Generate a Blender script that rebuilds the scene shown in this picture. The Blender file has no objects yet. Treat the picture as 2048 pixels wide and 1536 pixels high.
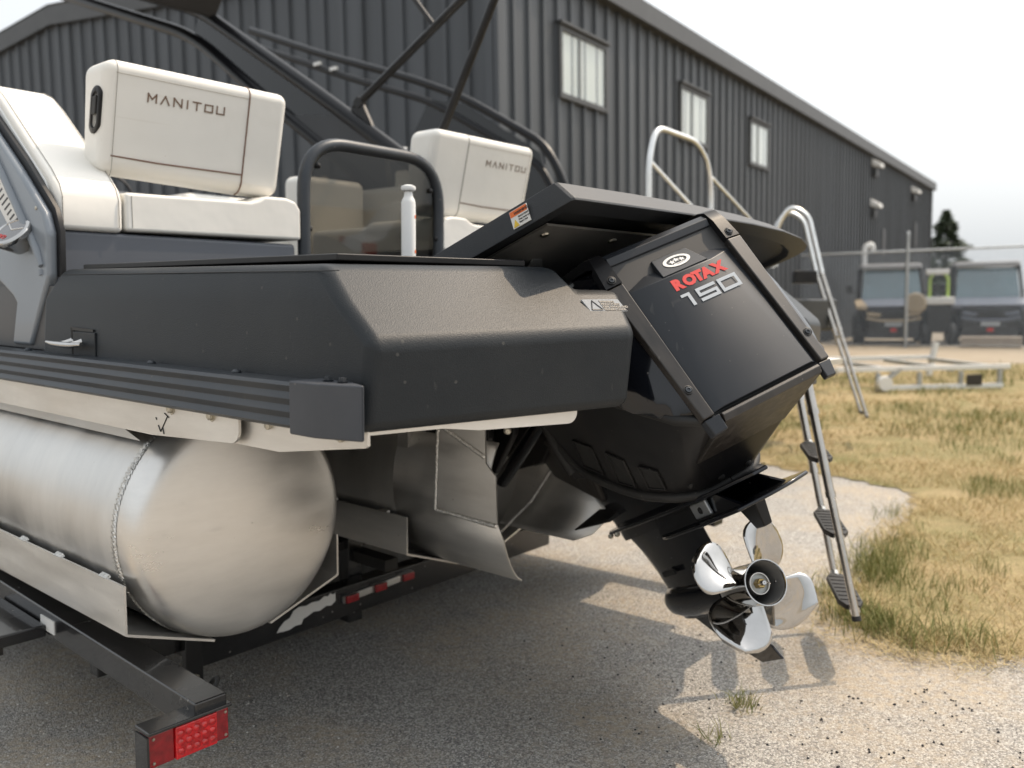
import bpy, bmesh, math, random
from mathutils import Vector, Matrix
from math import sin, cos, pi, radians as R
random.seed(7)

# ------------------------------------------------------------------ camera, world, sun, exposure
scene = bpy.context.scene
COL = scene.collection
EYE = Vector((0, 0, 1.25))
cam_d = bpy.data.cameras.new('camera'); cam = bpy.data.objects.new('camera', cam_d); COL.objects.link(cam)
cam_d.sensor_width = 36; cam_d.lens = 1750 / 2048 * 36
cam_d.clip_start = 0.05; cam_d.clip_end = 2000
CM = ((0.9999, -0.0016, -0.0163), (-0.0164, -0.0953, -0.9953), (0.0, 0.9955, -0.0953))   # rows: right, down, forward
r_, d_, f_ = (Vector(v) for v in CM)
cam.matrix_world = Matrix.Translation(EYE) @ Matrix((r_, -d_, -f_)).transposed().to_4x4()
cam_d.dof.use_dof = True; cam_d.dof.focus_distance = 1.95; cam_d.dof.aperture_fstop = 2.8
scene.camera = cam

SUN = Vector((0.55, 0.34, 1.0)).normalized()
world = bpy.data.worlds.new('World'); scene.world = world; world.use_nodes = True
wn = world.node_tree.nodes; wl = world.node_tree.links; wn.clear()
sky = wn.new('ShaderNodeTexSky'); sky.sky_type = 'NISHITA'; sky.sun_disc = False
sky.sun_elevation = math.asin(SUN.z); sky.sun_rotation = math.atan2(SUN.x, SUN.y)
sky.air_density = 1.2; sky.dust_density = 9.0; sky.ozone_density = 1.0
hs = wn.new('ShaderNodeHueSaturation'); hs.inputs['Saturation'].default_value = 0.30
hmix = wn.new('ShaderNodeMix'); hmix.data_type = 'RGBA'; hmix.inputs[0].default_value = 0.50
hmix.inputs[7].default_value = (6.2, 6.5, 6.7, 1)          # even smoke haze veil over the whole sky
bg = wn.new('ShaderNodeBackground'); bg.inputs['Strength'].default_value = 0.150
wo = wn.new('ShaderNodeOutputWorld')
wl.new(sky.outputs[0], hs.inputs['Color']); wl.new(hs.outputs[0], hmix.inputs[6]); wl.new(hmix.outputs[2], bg.inputs[0]); wl.new(bg.outputs[0], wo.inputs[0])
sl = bpy.data.lights.new('sun', 'SUN'); sl.energy = 2.0; sl.angle = R(0.6); sl.color = (1.0, 0.80, 0.58)
so = bpy.data.objects.new('sun', sl); COL.objects.link(so)
so.rotation_euler = SUN.to_track_quat('Z', 'Y').to_euler(); so.location = (20, 15, 40)
scene.view_settings.view_transform = 'Standard'; scene.view_settings.look = 'None'
scene.view_settings.exposure = 0.52; scene.view_settings.gamma = 1.0
scene.view_settings.use_curve_mapping = False
scene.cycles.max_bounces = 8; scene.cycles.transparent_max_bounces = 8
scene.cycles.caustics_reflective = False; scene.cycles.caustics_refractive = False
scene.cycles.sample_clamp_indirect = 6.0

# ------------------------------------------------------------------ materials
def new_mat(name):
    m = bpy.data.materials.new(name); m.use_nodes = True
    return m, m.node_tree.nodes, m.node_tree.links, m.node_tree.nodes['Principled BSDF']
def mat(name, col, rough=.5, metal=0., noise=None, bump=None, coat=0., var=0.12, spec=.5, trans=0., stretch=None, rvar=0.0):
    """noise = (scale) colour variation; bump = (scale, strength, distance)"""
    m, n, l, p = new_mat(name)
    p.inputs['Base Color'].default_value = (*col, 1); p.inputs['Roughness'].default_value = rough
    p.inputs['Metallic'].default_value = metal; p.inputs['Coat Weight'].default_value = coat
    p.inputs['Coat Roughness'].default_value = .04
    p.inputs['Specular IOR Level'].default_value = spec; p.inputs['Transmission Weight'].default_value = trans
    tc = n.new('ShaderNodeTexCoord'); src = tc.outputs['Object']
    if stretch:
        mp = n.new('ShaderNodeMapping'); mp.inputs['Scale'].default_value = stretch
        l.new(src, mp.inputs[0]); src = mp.outputs[0]
    if noise:
        t = n.new('ShaderNodeTexNoise'); t.inputs['Scale'].default_value = noise; t.inputs['Detail'].default_value = 5
        l.new(src, t.inputs['Vector'])
        rmp = n.new('ShaderNodeMapRange'); rmp.inputs[1].default_value = .3; rmp.inputs[2].default_value = .7
        rmp.inputs[3].default_value = 1 - var; rmp.inputs[4].default_value = 1 + var
        l.new(t.outputs['Fac'], rmp.inputs[0])
        vm = n.new('ShaderNodeVectorMath'); vm.operation = 'SCALE'; vm.inputs[0].default_value = col
        l.new(rmp.outputs[0], vm.inputs['Scale']); l.new(vm.outputs[0], p.inputs['Base Color'])
        if rvar:
            r2 = n.new('ShaderNodeMapRange'); r2.inputs[1].default_value = .3; r2.inputs[2].default_value = .7
            r2.inputs[3].default_value = max(0, rough - rvar); r2.inputs[4].default_value = rough + rvar
            l.new(t.outputs['Fac'], r2.inputs[0]); l.new(r2.outputs[0], p.inputs['Roughness'])
    if bump:
        t = n.new('ShaderNodeTexNoise'); t.inputs['Scale'].default_value = bump[0]; t.inputs['Detail'].default_value = 2
        l.new(src, t.inputs['Vector'])
        b = n.new('ShaderNodeBump'); b.inputs['Strength'].default_value = bump[1]; b.inputs['Distance'].default_value = bump[2]
        l.new(t.outputs['Fac'], b.inputs['Height']); l.new(b.outputs[0], p.inputs['Normal'])
    return m

M = {}
M['pod'] = mat('textured charcoal plastic', (.010, .0130, .0160), .47, 0, 7, (420, .55, .0012), var=.10, spec=.36)
M['lid'] = mat('textured grey plastic', (.022, .025, .029), .47, 0, 7, (420, .55, .0012), var=.10, spec=.36)
M['rail'] = mat('satin charcoal aluminium', (.034, .040, .048), .40, .3, 9, None, var=.18, stretch=(1, .2, 1))
M['black_gloss'] = mat('gloss black paint', (.005, .006, .009), .09, 0, 6, None, coat=0, spec=.55)
M['black_satin'] = mat('satin black', (.009, .009, .010), .40, 0, 8, (300, .15, .0008), var=.25, spec=.3)
M['tower_black'] = mat('black tower tube', (.005, .0055, .007), .33, 0, 8, None, spec=.3)
M['rubber'] = mat('black rubber', (.012, .012, .012), .6, 0, 12, (200, .2, .001), var=.3)
M['cowl_panel'] = mat('matt charcoal cowl panel', (.018, .021, .026), .42, 0, 5, (700, .2, .0006), var=.06, spec=.4)
M['strip'] = mat('brown black trim strip', (.022, .019, .017), .42, 0, 60, (90, .12, .001), var=.35, spec=.55, stretch=(1, 1, .12), rvar=.1)
M['vinyl'] = mat('cream white vinyl', (.82, .80, .75), .50, 0, 4, (11, .30, .008), var=.03, spec=.4)
M['vinyl_side'] = mat('cool white vinyl', (.80, .81, .80), .50, 0, 4, (30, .10, .004), var=.03, spec=.4)
M['piping'] = mat('brown piping', (.16, .085, .055), .6)
M['seam'] = mat('thread seam', (.30, .28, .25), .7)
M['gel_grey'] = mat('blue grey gelcoat', (.20, .225, .255), .36, 0, 3, None, var=.06, coat=.3)
M['panel_grey'] = mat('slate bench panel', (.105, .115, .135), .45, 0, 3, (500, .15, .0006), var=.06)
M['sidewall'] = mat('dark wall skin', (.06, .06, .062), .4, .2, 3, None, var=.1)
M['chrome'] = mat('polished steel', (.52, .51, .495), .05, 1.0, 30, (9, .12, .01), var=.05)
M['steel'] = mat('stainless tube', (.52, .49, .45), .22, 1.0, 14, None, var=.10, rvar=.06)
M['bright_alu'] = mat('bright anodised tube', (.78, .78, .76), .28, 1.0, 14, None, var=.06)
M['white_paint'] = mat('white paint', (.78, .78, .76), .4)
M['orange'] = mat('orange print', (.75, .16, .03), .5)
M['red_print'] = mat('red print', (.62, .035, .03), .45)
M['silver_print'] = mat('silver grey print', (.42, .45, .48), .4)
M['white_print'] = mat('white print', (.70, .69, .66), .5)
M['grey_print'] = mat('grey plate print', (.26, .275, .29), .65, 0, spec=.25)
M['cap_dark'] = mat('charcoal cap plastic', (.040, .045, .055), .5, 0, 5, (300, .2, .0008))
M['bore'] = mat('grey sunlit bore', (.30, .295, .285), .5, .4)  # lighter grey stands in for sunlight falling into the hub
M['cap_face'] = mat('smoked cap face', (.06, .055, .055), .12, 0, coat=1.0)
M['black_print'] = mat('black print', (.012, .012, .012), .5)
M['yellow_print'] = mat('yellow print', (.70, .48, .04), .5)
M['brown_thread'] = mat('brown embroidery', (.20, .13, .09), .6)
M['trailer'] = mat('gloss black trailer paint', (.010, .010, .011), .22, 0, 8, None, coat=.5, var=.3)
M['red_lens'] = mat('red lens', (.55, .008, .012), .12, 0, 90, (160, .5, .003), var=.35, coat=.8)
M['red_dark'] = mat('dark red lens', (.26, .006, .010), .18, 0, 60, (120, .4, .003), var=.3, coat=.8)
M['galv'] = mat('galvanised steel', (.46, .48, .49), .45, .7, 10, None, var=.12)
M['wall_far'] = mat('charcoal siding', (.070, .077, .086), .5, .15, 1.6, None, var=.22, stretch=(1.6, 1.6, .10))
M['trim'] = mat('dark trim', (.030, .032, .036), .5, 0, 3, None)
M['fascia'] = mat('fascia trim', (.058, .060, .062), .5, 0, 3, None)
M['blind'] = mat('white window blind', (.80, .82, .79), .55)
M['zinc'] = mat('zinc bolt', (.50, .47, .40), .35, 1.0)
M['brass'] = mat('brass nut', (.42, .30, .12), .3, 1.0)
M['nylon'] = mat('white nylon', (.62, .62, .58), .45)
M['tan_paint'] = mat('tan vehicle paint', (.46, .37, .25), .35, coat=.4)
M['blue_paint'] = mat('slate blue vehicle paint', (.11, .13, .18), .35, coat=.4)
M['silver_paint'] = mat('silver vehicle paint', (.42, .43, .44), .3, .5, coat=.8)
M['roof_pale'] = mat('pale roof skin', (.34, .33, .33), .5)
M['lime'] = mat('lime frame', (.42, .60, .10), .5)
M['bark'] = mat('bark', (.07, .05, .035), .9, 0, 20, (40, .5, .02))
M['needle'] = mat('spruce needles', (.10, .13, .075), .7, 0, 3, None, var=.35)
M['concrete_block'] = mat('tan concrete block', (.40, .34, .28), .8, 0, 8, None)
M['stone_dark'] = mat('tar crumbs', (.010, .010, .014), .55)
M['roof_metal'] = mat('roof metal', (.10, .11, .12), .5, .3)
M['fabric'] = mat('black canopy fabric', (.030, .028, .027), .8)

def alu(name, col, rough, scale, dirs, streak=(1, 1, 1)):
    """brushed aluminium with smeared water stains"""
    m, n, l, p = new_mat(name)
    p.inputs['Metallic'].default_value = .86
    tc = n.new('ShaderNodeTexCoord'); mp = n.new('ShaderNodeMapping'); mp.inputs['Scale'].default_value = dirs
    l.new(tc.outputs['Object'], mp.inputs[0])
    t = n.new('ShaderNodeTexNoise'); t.inputs['Scale'].default_value = scale; t.inputs['Detail'].default_value = 3; l.new(mp.outputs[0], t.inputs['Vector'])
    t2 = n.new('ShaderNodeTexNoise'); t2.inputs['Scale'].default_value = 3.2; t2.inputs['Detail'].default_value = 6; t2.inputs['Roughness'].default_value = .62
    mp2 = n.new('ShaderNodeMapping'); mp2.inputs['Scale'].default_value = streak; l.new(tc.outputs['Object'], mp2.inputs[0]); l.new(mp2.outputs[0], t2.inputs['Vector'])
    mr = n.new('ShaderNodeMapRange'); mr.inputs[1].default_value = .3; mr.inputs[2].default_value = .7; mr.inputs[3].default_value = rough - .07; mr.inputs[4].default_value = rough + .10
    l.new(t2.outputs['Fac'], mr.inputs[0]); l.new(mr.outputs[0], p.inputs['Roughness'])
    cr = n.new('ShaderNodeValToRGB'); cr.color_ramp.elements[0].position = .32; cr.color_ramp.elements[1].position = .72
    cr.color_ramp.elements[0].color = (*[c * .80 for c in col], 1); cr.color_ramp.elements[1].color = (*col, 1)
    l.new(t2.outputs['Fac'], cr.inputs[0]); l.new(cr.outputs[0], p.inputs['Base Color'])
    b = n.new('ShaderNodeBump'); b.inputs['Strength'].default_value = .03; b.inputs['Distance'].default_value = .0005
    l.new(t.outputs['Fac'], b.inputs['Height'])
    b2 = n.new('ShaderNodeBump'); b2.inputs['Strength'].default_value = .10; b2.inputs['Distance'].default_value = .010
    t3 = n.new('ShaderNodeTexNoise'); t3.inputs['Scale'].default_value = 4.5; t3.inputs['Detail'].default_value = 1; l.new(tc.outputs['Object'], t3.inputs['Vector'])
    l.new(t3.outputs['Fac'], b2.inputs['Height']); l.new(b.outputs[0], b2.inputs['Normal']); l.new(b2.outputs[0], p.inputs['Normal'])
    return m
M['alu_tube'] = alu('mill aluminium tube', (.80, .785, .755), .36, 60, (14, .6, 14), (.7, 2.2, .7))
M['alu_dome'] = alu('spun aluminium cap', (.84, .82, .785), .30, 40, (1, 6, 14), (.8, 1, 3.2))
M['alu_plate'] = alu('aluminium plate', (.82, .80, .76), .40, 60, (2, .5, 14), (1, .8, 5))
M['alu_dark'] = alu('dull aluminium skin', (.80, .785, .755), .42, 60, (10, 1, 1), (1, 1, 5))
M['weld'] = mat('weld bead', (.66, .65, .62), .32, 1.0, 150, (220, 1.0, .004), var=.25)

def glass_mat(name, tint, refl=1.0, rough=0.0):
    m, n, l, p = new_mat(name); n.remove(p)
    tr = n.new('ShaderNodeBsdfTransparent'); tr.inputs[0].default_value = (*tint, 1)
    gl = n.new('ShaderNodeBsdfGlossy'); gl.inputs['Roughness'].default_value = rough; gl.inputs[0].default_value = (refl, refl, refl, 1)
    ge = n.new('ShaderNodeNewGeometry'); dt = n.new('ShaderNodeVectorMath'); dt.operation = 'DOT_PRODUCT'; l.new(ge.outputs['Incoming'], dt.inputs[0]); l.new(ge.outputs['Normal'], dt.inputs[1])
    def mth(op, a, b=None):
        q = n.new('ShaderNodeMath'); q.operation = op
        for k, v in enumerate((a, b)):
            if v is None: continue
            if isinstance(v, (int, float)): q.inputs[k].default_value = v
            else: l.new(v, q.inputs[k])
        return q.outputs[0]
    fr = mth('ADD', mth('MULTIPLY', mth('POWER', mth('SUBTRACT', 1.0, mth('ABSOLUTE', dt.outputs['Value'])), 5.0), .94), .05)
    mx = n.new('ShaderNodeMixShader'); l.new(fr, mx.inputs[0]); l.new(tr.outputs[0], mx.inputs[1]); l.new(gl.outputs[0], mx.inputs[2])
    l.new(mx.outputs[0], n['Material Output'].inputs[0]); return m
M['tint'] = glass_mat('smoked acrylic', (.38, .37, .345))
M['tint_dark'] = glass_mat('dark smoked acrylic', (.09, .10, .11))
M['wglass'] = glass_mat('window glass', (.95, .965, .96))
M['windshield'] = mat('vehicle windshield', (.09, .15, .17), .08, 0, 2, None, coat=1.0, var=.2, spec=.8)

def ground_mat(name, kind):
    m, n, l, p = new_mat(name); tc = n.new('ShaderNodeTexCoord'); src = tc.outputs['Object']
    def noise(s, d=4, r=.6):
        t = n.new('ShaderNodeTexNoise'); t.inputs['Scale'].default_value = s; t.inputs['Detail'].default_value = d; t.inputs['Roughness'].default_value = r
        l.new(src, t.inputs['Vector']); return t.outputs['Fac']
    def ramp(f, stops):
        c = n.new('ShaderNodeValToRGB'); e = c.color_ramp.elements
        while len(e) < len(stops): e.new(.5)
        for k, (pos, col) in enumerate(stops): e[k].position = pos; e[k].color = (*col, 1)
        l.new(f, c.inputs[0]); return c.outputs[0]
    def mixc(f, a, b, typ='MIX'):
        x = n.new('ShaderNodeMix'); x.data_type = 'RGBA'; x.blend_type = typ
        if isinstance(f, float): x.inputs[0].default_value = f
        else: l.new(f, x.inputs[0])
        l.new(a, x.inputs[6]); l.new(b, x.inputs[7]); return x.outputs[2]
    bump_h = None
    if kind == 'asphalt':
        v = n.new('ShaderNodeTexVoronoi'); v.inputs['Scale'].default_value = 215; l.new(src, v.inputs['Vector'])
        v2 = n.new('ShaderNodeTexVoronoi'); v2.inputs['Scale'].default_value = 75; l.new(src, v2.inputs['Vector'])
        sep = n.new('ShaderNodeSeparateColor'); l.new(v.outputs['Color'], sep.inputs[0])
        stones = ramp(sep.outputs[0], [(0, (.17, .165, .16)), (.3, (.31, .30, .285)), (.62, (.42, .395, .355)), (.90, (.62, .60, .56))])
        crev_shade = ramp(v.outputs['Distance'], [(0, (1, 1, 1)), (.5, (.92, .92, .92)), (.85, (.40, .39, .38))])  # shade in the gaps between stones, painted into the colour
        col = mixc(.75, stones, crev_shade, 'MULTIPLY')
        sand = ramp(noise(70, 3), [(.2, (.40, .325, .235)), (.8, (.49, .405, .295))])
        msk = ramp(noise(1.15, 6, .62), [(.46, (0, 0, 0)), (.60, (1, 1, 1))])
        msk2 = ramp(noise(34, 3), [(.38, (.25, .25, .25)), (.62, (1, 1, 1))])
        sm = mixc(1.0, msk, msk2, 'MULTIPLY')
        gp = n.new('ShaderNodeMapping'); gp.inputs['Location'].default_value = (-.62, -2.1, 0); gp.inputs['Scale'].default_value = (.75, .62, 1); l.new(src, gp.inputs[0])
        gr = n.new('ShaderNodeTexGradient'); gr.gradient_type = 'SPHERICAL'; l.new(gp.outputs[0], gr.inputs[0])
        drift = ramp(gr.outputs['Fac'], [(.0, (0, 0, 0)), (.45, (1, 1, 1))])
        drn = mixc(1.0, drift, ramp(noise(2.6, 5, .65), [(.44, (.05, .05, .05)), (.60, (.85, .85, .85))]), 'MULTIPLY')
        drn = mixc(1.0, drn, ramp(noise(55, 3), [(.40, (.15, .15, .15)), (.60, (1, 1, 1))]), 'MULTIPLY')
        sm = mixc(1.0, sm, drn, 'LIGHTEN')
        sc_ = n.new('ShaderNodeMath'); sc_.operation = 'MULTIPLY'; sc_.inputs[1].default_value = .75; l.new(sm, sc_.inputs[0])
        col = mixc(sc_.outputs[0], col, sand)
        dark = ramp(noise(1.7, 6, .72), [(.28, (.70, .70, .71)), (.36, (.90, .90, .90)), (.46, (1, 1, 1))])
        col = mixc(.75, col, dark, 'MULTIPLY')
        sp = ramp(v2.outputs['Distance'], [(0, (.25, .24, .24)), (.09, (.25, .24, .24)), (.13, (1, 1, 1))])
        gate = ramp(noise(5, 3), [(.56, (1, 1, 1)), (.60, (0, 0, 0))])
        sp = mixc(gate, sp, gate) if False else sp
        l.new(col, p.inputs['Base Color']); bump_h = v.outputs['Distance']; bs, bd = .5, .004
    elif kind == 'turf':
        base = ramp(noise(2.0, 6, .7), [(.30, (.30, .25, .12)), (.5, (.41, .315, .17)), (.7, (.48, .375, .21))])
        grn = ramp(noise(1.1, 6, .7), [(.44, (0, 0, 0)), (.64, (1, 1, 1))])
        gcol = ramp(noise(40, 3), [(.3, (.17, .17, .065)), (.7, (.31, .28, .125))])
        col = mixc(grn, base, gcol)
        det = ramp(noise(55, 4, .75), [(.3, (.75, .75, .75)), (.7, (1.12, 1.12, 1.12))])
        col = mixc(.9, col, det, 'MULTIPLY')
        l.new(col, p.inputs['Base Color']); bump_h = noise(60, 4); bs, bd = .8, .03
    elif kind == 'path':
        col = ramp(noise(1.5, 6), [(.3, (.30, .25, .185)), (.7, (.38, .325, .25))]); l.new(col, p.inputs['Base Color'])
    else:
        col = ramp(noise(.6, 6), [(.3, (.22, .19, .15)), (.7, (.33, .29, .23))]); l.new(col, p.inputs['Base Color'])
    p.inputs['Roughness'].default_value = .9; p.inputs['Specular IOR Level'].default_value = .25
    if bump_h is not None:
        b = n.new('ShaderNodeBump'); b.inputs['Strength'].default_value = bs; b.inputs['Distance'].default_value = bd; b.invert = kind == 'asphalt'
        l.new(bump_h, b.inputs['Height']); l.new(b.outputs[0], p.inputs['Normal'])
    return m
M['asphalt'] = ground_mat('worn gravelly asphalt', 'asphalt')
M['turf'] = ground_mat('dry turf soil', 'turf'); M['path'] = ground_mat('tan concrete', 'path'); M['dirt'] = ground_mat('gravel yard', 'dirt')

def blade_mat(name, stops):
    m, n, l, p = new_mat(name)
    g = n.new('ShaderNodeNewGeometry'); c = n.new('ShaderNodeValToRGB'); e = c.color_ramp.elements
    while len(e) < len(stops): e.new(.5)
    for k, (pos, col) in enumerate(stops): e[k].position = pos; e[k].color = (*col, 1)
    l.new(g.outputs['Random Per Island'], c.inputs[0]); l.new(c.outputs[0], p.inputs['Base Color'])
    p.inputs['Roughness'].default_value = .75; p.inputs['Specular IOR Level'].default_value = .2
    return m
M['dry_blade'] = blade_mat('dry grass blades', [(0, (.42, .32, .16)), (.5, (.58, .46, .25)), (.8, (.68, .55, .33)), (1, (.30, .29, .11))])
M['green_blade'] = blade_mat('green grass blades', [(0, (.14, .17, .05)), (.4, (.22, .235, .085)), (.7, (.31, .30, .125)), (1, (.46, .40, .20))])

def weather(key, amt=.5, scale=60, col=(.30, .28, .25), low=2.2, thr=.10):
    """settled dust film, specks and faint scuffs over an existing material"""
    m = M[key]; n = m.node_tree.nodes; l = m.node_tree.links; p = n['Principled BSDF']; tc = next(x for x in n if x.type == 'TEX_COORD')
    v = n.new('ShaderNodeTexVoronoi'); v.inputs['Scale'].default_value = scale; l.new(tc.outputs['Object'], v.inputs['Vector'])
    sep = n.new('ShaderNodeSeparateColor'); l.new(v.outputs['Color'], sep.inputs[0])
    def mth(op, a, b):
        q = n.new('ShaderNodeMath'); q.operation = op; q.use_clamp = True
        for k, x in enumerate((a, b)):
            if isinstance(x, (int, float)): q.inputs[k].default_value = x
            else: l.new(x, q.inputs[k])
        return q.outputs[0]
    spot = mth('MULTIPLY', mth('LESS_THAN', v.outputs['Distance'], thr), mth('GREATER_THAN', sep.outputs[1], .80))
    t = n.new('ShaderNodeTexNoise'); t.inputs['Scale'].default_value = low; t.inputs['Detail'].default_value = 7; t.inputs['Roughness'].default_value = .65; l.new(tc.outputs['Object'], t.inputs['Vector'])
    film = n.new('ShaderNodeMapRange'); film.inputs[1].default_value = .45; film.inputs[2].default_value = .80; film.inputs[3].default_value = 0; film.inputs[4].default_value = .16*amt; l.new(t.outputs['Fac'], film.inputs[0])
    mp = n.new('ShaderNodeMapping'); mp.inputs['Rotation'].default_value = (.4, .3, .6); mp.inputs['Scale'].default_value = (1.2, 90, 14); l.new(tc.outputs['Object'], mp.inputs[0])
    t2 = n.new('ShaderNodeTexNoise'); t2.inputs['Scale'].default_value = 2.0; t2.inputs['Detail'].default_value = 1; l.new(mp.outputs[0], t2.inputs['Vector'])
    scuff = n.new('ShaderNodeMapRange'); scuff.inputs[1].default_value = .74; scuff.inputs[2].default_value = .80; scuff.inputs[3].default_value = 0; scuff.inputs[4].default_value = .22*amt; l.new(t2.outputs['Fac'], scuff.inputs[0])
    f = mth('ADD', mth('MULTIPLY', spot, .55*amt), mth('ADD', film.outputs[0], scuff.outputs[0]))
    mx = n.new('ShaderNodeMix'); mx.data_type = 'RGBA'; mx.inputs[7].default_value = (*col, 1); l.new(f, mx.inputs[0])
    src = p.inputs['Base Color'].links[0].from_socket if p.inputs['Base Color'].links else None
    if src: l.new(src, mx.inputs[6])
    else: mx.inputs[6].default_value = p.inputs['Base Color'].default_value
    l.new(mx.outputs[2], p.inputs['Base Color'])
    r = n.new('ShaderNodeMath'); r.operation = 'MULTIPLY_ADD'; r.inputs[1].default_value = .9; l.new(f, r.inputs[0])
    if p.inputs['Roughness'].links: l.new(p.inputs['Roughness'].links[0].from_socket, r.inputs[2])
    else: r.inputs[2].default_value = p.inputs['Roughness'].default_value
    r.use_clamp = True; l.new(r.outputs[0], p.inputs['Roughness'])
for k_, a_, s_ in (('pod', .28, 30), ('lid', .6, 40), ('black_gloss', .40, 55), ('cowl_panel', .35, 60), ('rail', .8, 30), ('strip', .9, 70), ('black_satin', .5, 50), ('trailer', .8, 30), ('cap_dark', .6, 40), ('gel_grey', .3, 40), ('panel_grey', .3, 40), ('rubber', .6, 60)):
    weather(k_, a_, s_)
weather('vinyl', .5, 14, (.50, .44, .34), 1.6, .03); weather('alu_dome', .35, 34, (.30, .27, .23), 2.6, .05); weather('alu_tube', .5, 26, (.42, .39, .34), 3.5, .05); weather('alu_plate', .6, 22, (.40, .37, .32), 4.0, .06)
weather('alu_dark', .5, 26, (.20, .18, .16), 4.0, .08)

# ------------------------------------------------------------------ mesh helpers
class MB:
    def __init__(s): s.v = []; s.f = []
    def add(s, vs, fs):
        o = len(s.v); s.v += [Vector(v) for v in vs]; s.f += [tuple(i + o for i in f) for f in fs]; return s
    def box(s, a, b):
        x0, y0, z0 = a; x1, y1, z1 = b
        return s.add([(x0,y0,z0),(x1,y0,z0),(x1,y1,z0),(x0,y1,z0),(x0,y0,z1),(x1,y0,z1),(x1,y1,z1),(x0,y1,z1)],
                     [(0,3,2,1),(4,5,6,7),(0,1,5,4),(1,2,6,5),(2,3,7,6),(3,0,4,7)])
    def hexa(s, lo, hi):
        n = len(lo)
        return s.add(list(lo) + list(hi), [tuple(range(n))[::-1], tuple(range(n, 2*n))] + [(i, (i+1) % n, n+(i+1) % n, n+i) for i in range(n)])
    def prism(s, poly, ax, a, b):
        def mk(p, t):
            q = list(p); q.insert(ax, t); return q
        return s.hexa([mk(p, a) for p in poly], [mk(p, b) for p in poly])
    def tube(s, pts, r, n=12, caps=True, flat=None):
        pts = [Vector(p) for p in pts]; rings = []; up = None
        for i, p in enumerate(pts):
            t = (pts[min(i+1, len(pts)-1)] - pts[max(i-1, 0)]).normalized()
            if up is None:
                up = Vector((0,0,1)) if abs(t.z) < .9 else Vector((1,0,0))
            u = (up - t * up.dot(t)).normalized(); w = t.cross(u); up = u
            rr = r[i] if isinstance(r, (list, tuple)) else r
            rings.append([p + (u * cos(2*pi*k/n) + w * sin(2*pi*k/n)) * rr for k in range(n)])
        o = [v for ring in rings for v in ring]; fs = []
        for i in range(len(pts)-1):
            for k in range(n): fs.append((i*n+k, i*n+(k+1) % n, (i+1)*n+(k+1) % n, (i+1)*n+k))
        if caps: fs += [tuple(range(n))[::-1], tuple(range((len(pts)-1)*n, len(pts)*n))]
        return s.add(o, fs)
    def lathe(s, prof, n, org, axis, xdir=None, cap=False):
        """prof: (radius, height along axis)"""
        a = Vector(axis).normalized(); u = Vector(xdir) if xdir else (Vector((0,0,1)) if abs(a.z) < .9 else Vector((1,0,0)))
        u = (u - a*a.dot(u)).normalized(); w = a.cross(u); org = Vector(org); vs = []; fs = []
        for r, h in prof:
            for k in range(n): vs.append(org + a*h + (u*cos(2*pi*k/n) + w*sin(2*pi*k/n))*r)
        for i in range(len(prof)-1):
            for k in range(n): fs.append((i*n+k, i*n+(k+1) % n, (i+1)*n+(k+1) % n, (i+1)*n+k))
        if cap: fs += [tuple(range(n))[::-1], tuple(range((len(prof)-1)*n, len(prof)*n))]
        return s.add(vs, fs)
    def loft(s, secs, close=True, caps=True):
        n = len(secs[0]); fs = []
        for i in range(len(secs)-1):
            for k in range(n if close else n-1): fs.append((i*n+k, i*n+(k+1) % n, (i+1)*n+(k+1) % n, (i+1)*n+k))
        if caps: fs += [tuple(range(n))[::-1], tuple(range((len(secs)-1)*n, len(secs)*n))]
        return s.add([v for q in secs for v in q], fs)
    def build(s, name, m, parent=None, smooth=None, bevel=0, seg=2, off=None, sub=0, solid=0, fix=True):
        me = bpy.data.meshes.new(name)
        o_ = Vector(off) if off is not None else Vector((0,0,0))
        me.from_pydata([v - o_ for v in s.v], [], s.f); me.validate()
        if fix:
            bm = bmesh.new(); bm.from_mesh(me); bmesh.ops.recalc_face_normals(bm, faces=bm.faces); bm.to_mesh(me); bm.free()
        if smooth is not None:
            me.polygons.foreach_set('use_smooth', [True]*len(me.polygons))
            if smooth < 180: me.set_sharp_from_angle(angle=R(smooth))
        me.materials.append(M[m] if isinstance(m, str) else m)
        ob = bpy.data.objects.new(name, me); COL.objects.link(ob)
        if parent: ob.parent = parent
        if solid:
            md = ob.modifiers.new('solid', 'SOLIDIFY'); md.thickness = solid; md.offset = 0
        if bevel:
            md = ob.modifiers.new('bevel', 'BEVEL'); md.width = bevel; md.segments = seg; md.limit_method = 'ANGLE'; md.angle_limit = R(28)
            me.polygons.foreach_set('use_smooth', [True]*len(me.polygons))
            if smooth is None: me.set_sharp_from_angle(angle=R(50))
            md.harden_normals = True
        if sub:
            md = ob.modifiers.new('sub', 'SUBSURF'); md.levels = sub; md.render_levels = sub
        return ob
def fillet(pts, rad, n=6):
    """round the inner corners of a 3D polyline"""
    pts = [Vector(p) for p in pts]; out = [pts[0]]
    for i in range(1, len(pts)-1):
        a, b, c = pts[i-1], pts[i], pts[i+1]; d1 = (a-b); d2 = (c-b); r = min(rad, d1.length*.45, d2.length*.45)
        p = b + d1.normalized()*r; q = b + d2.normalized()*r
        for k in range(n+1):
            t = k/n; out.append(p*(1-t)**2 + b*2*t*(1-t) + q*t*t)
    out.append(pts[-1]); return out
def empty(name, mw, label=None, cat=None, group=None):
    o = bpy.data.objects.new(name, None); COL.objects.link(o); o.matrix_world = mw; o.empty_display_size = .1
    if label: o['label'] = label
    if cat: o['category'] = cat
    if group: o['group'] = group
    return o
def tag(o, label, cat, group=None, kind=None):
    o['label'] = label; o['category'] = cat
    if group: o['group'] = group
    if kind: o['kind'] = kind
    return o
def struct(o): o['kind'] = 'structure'; return o
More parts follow.
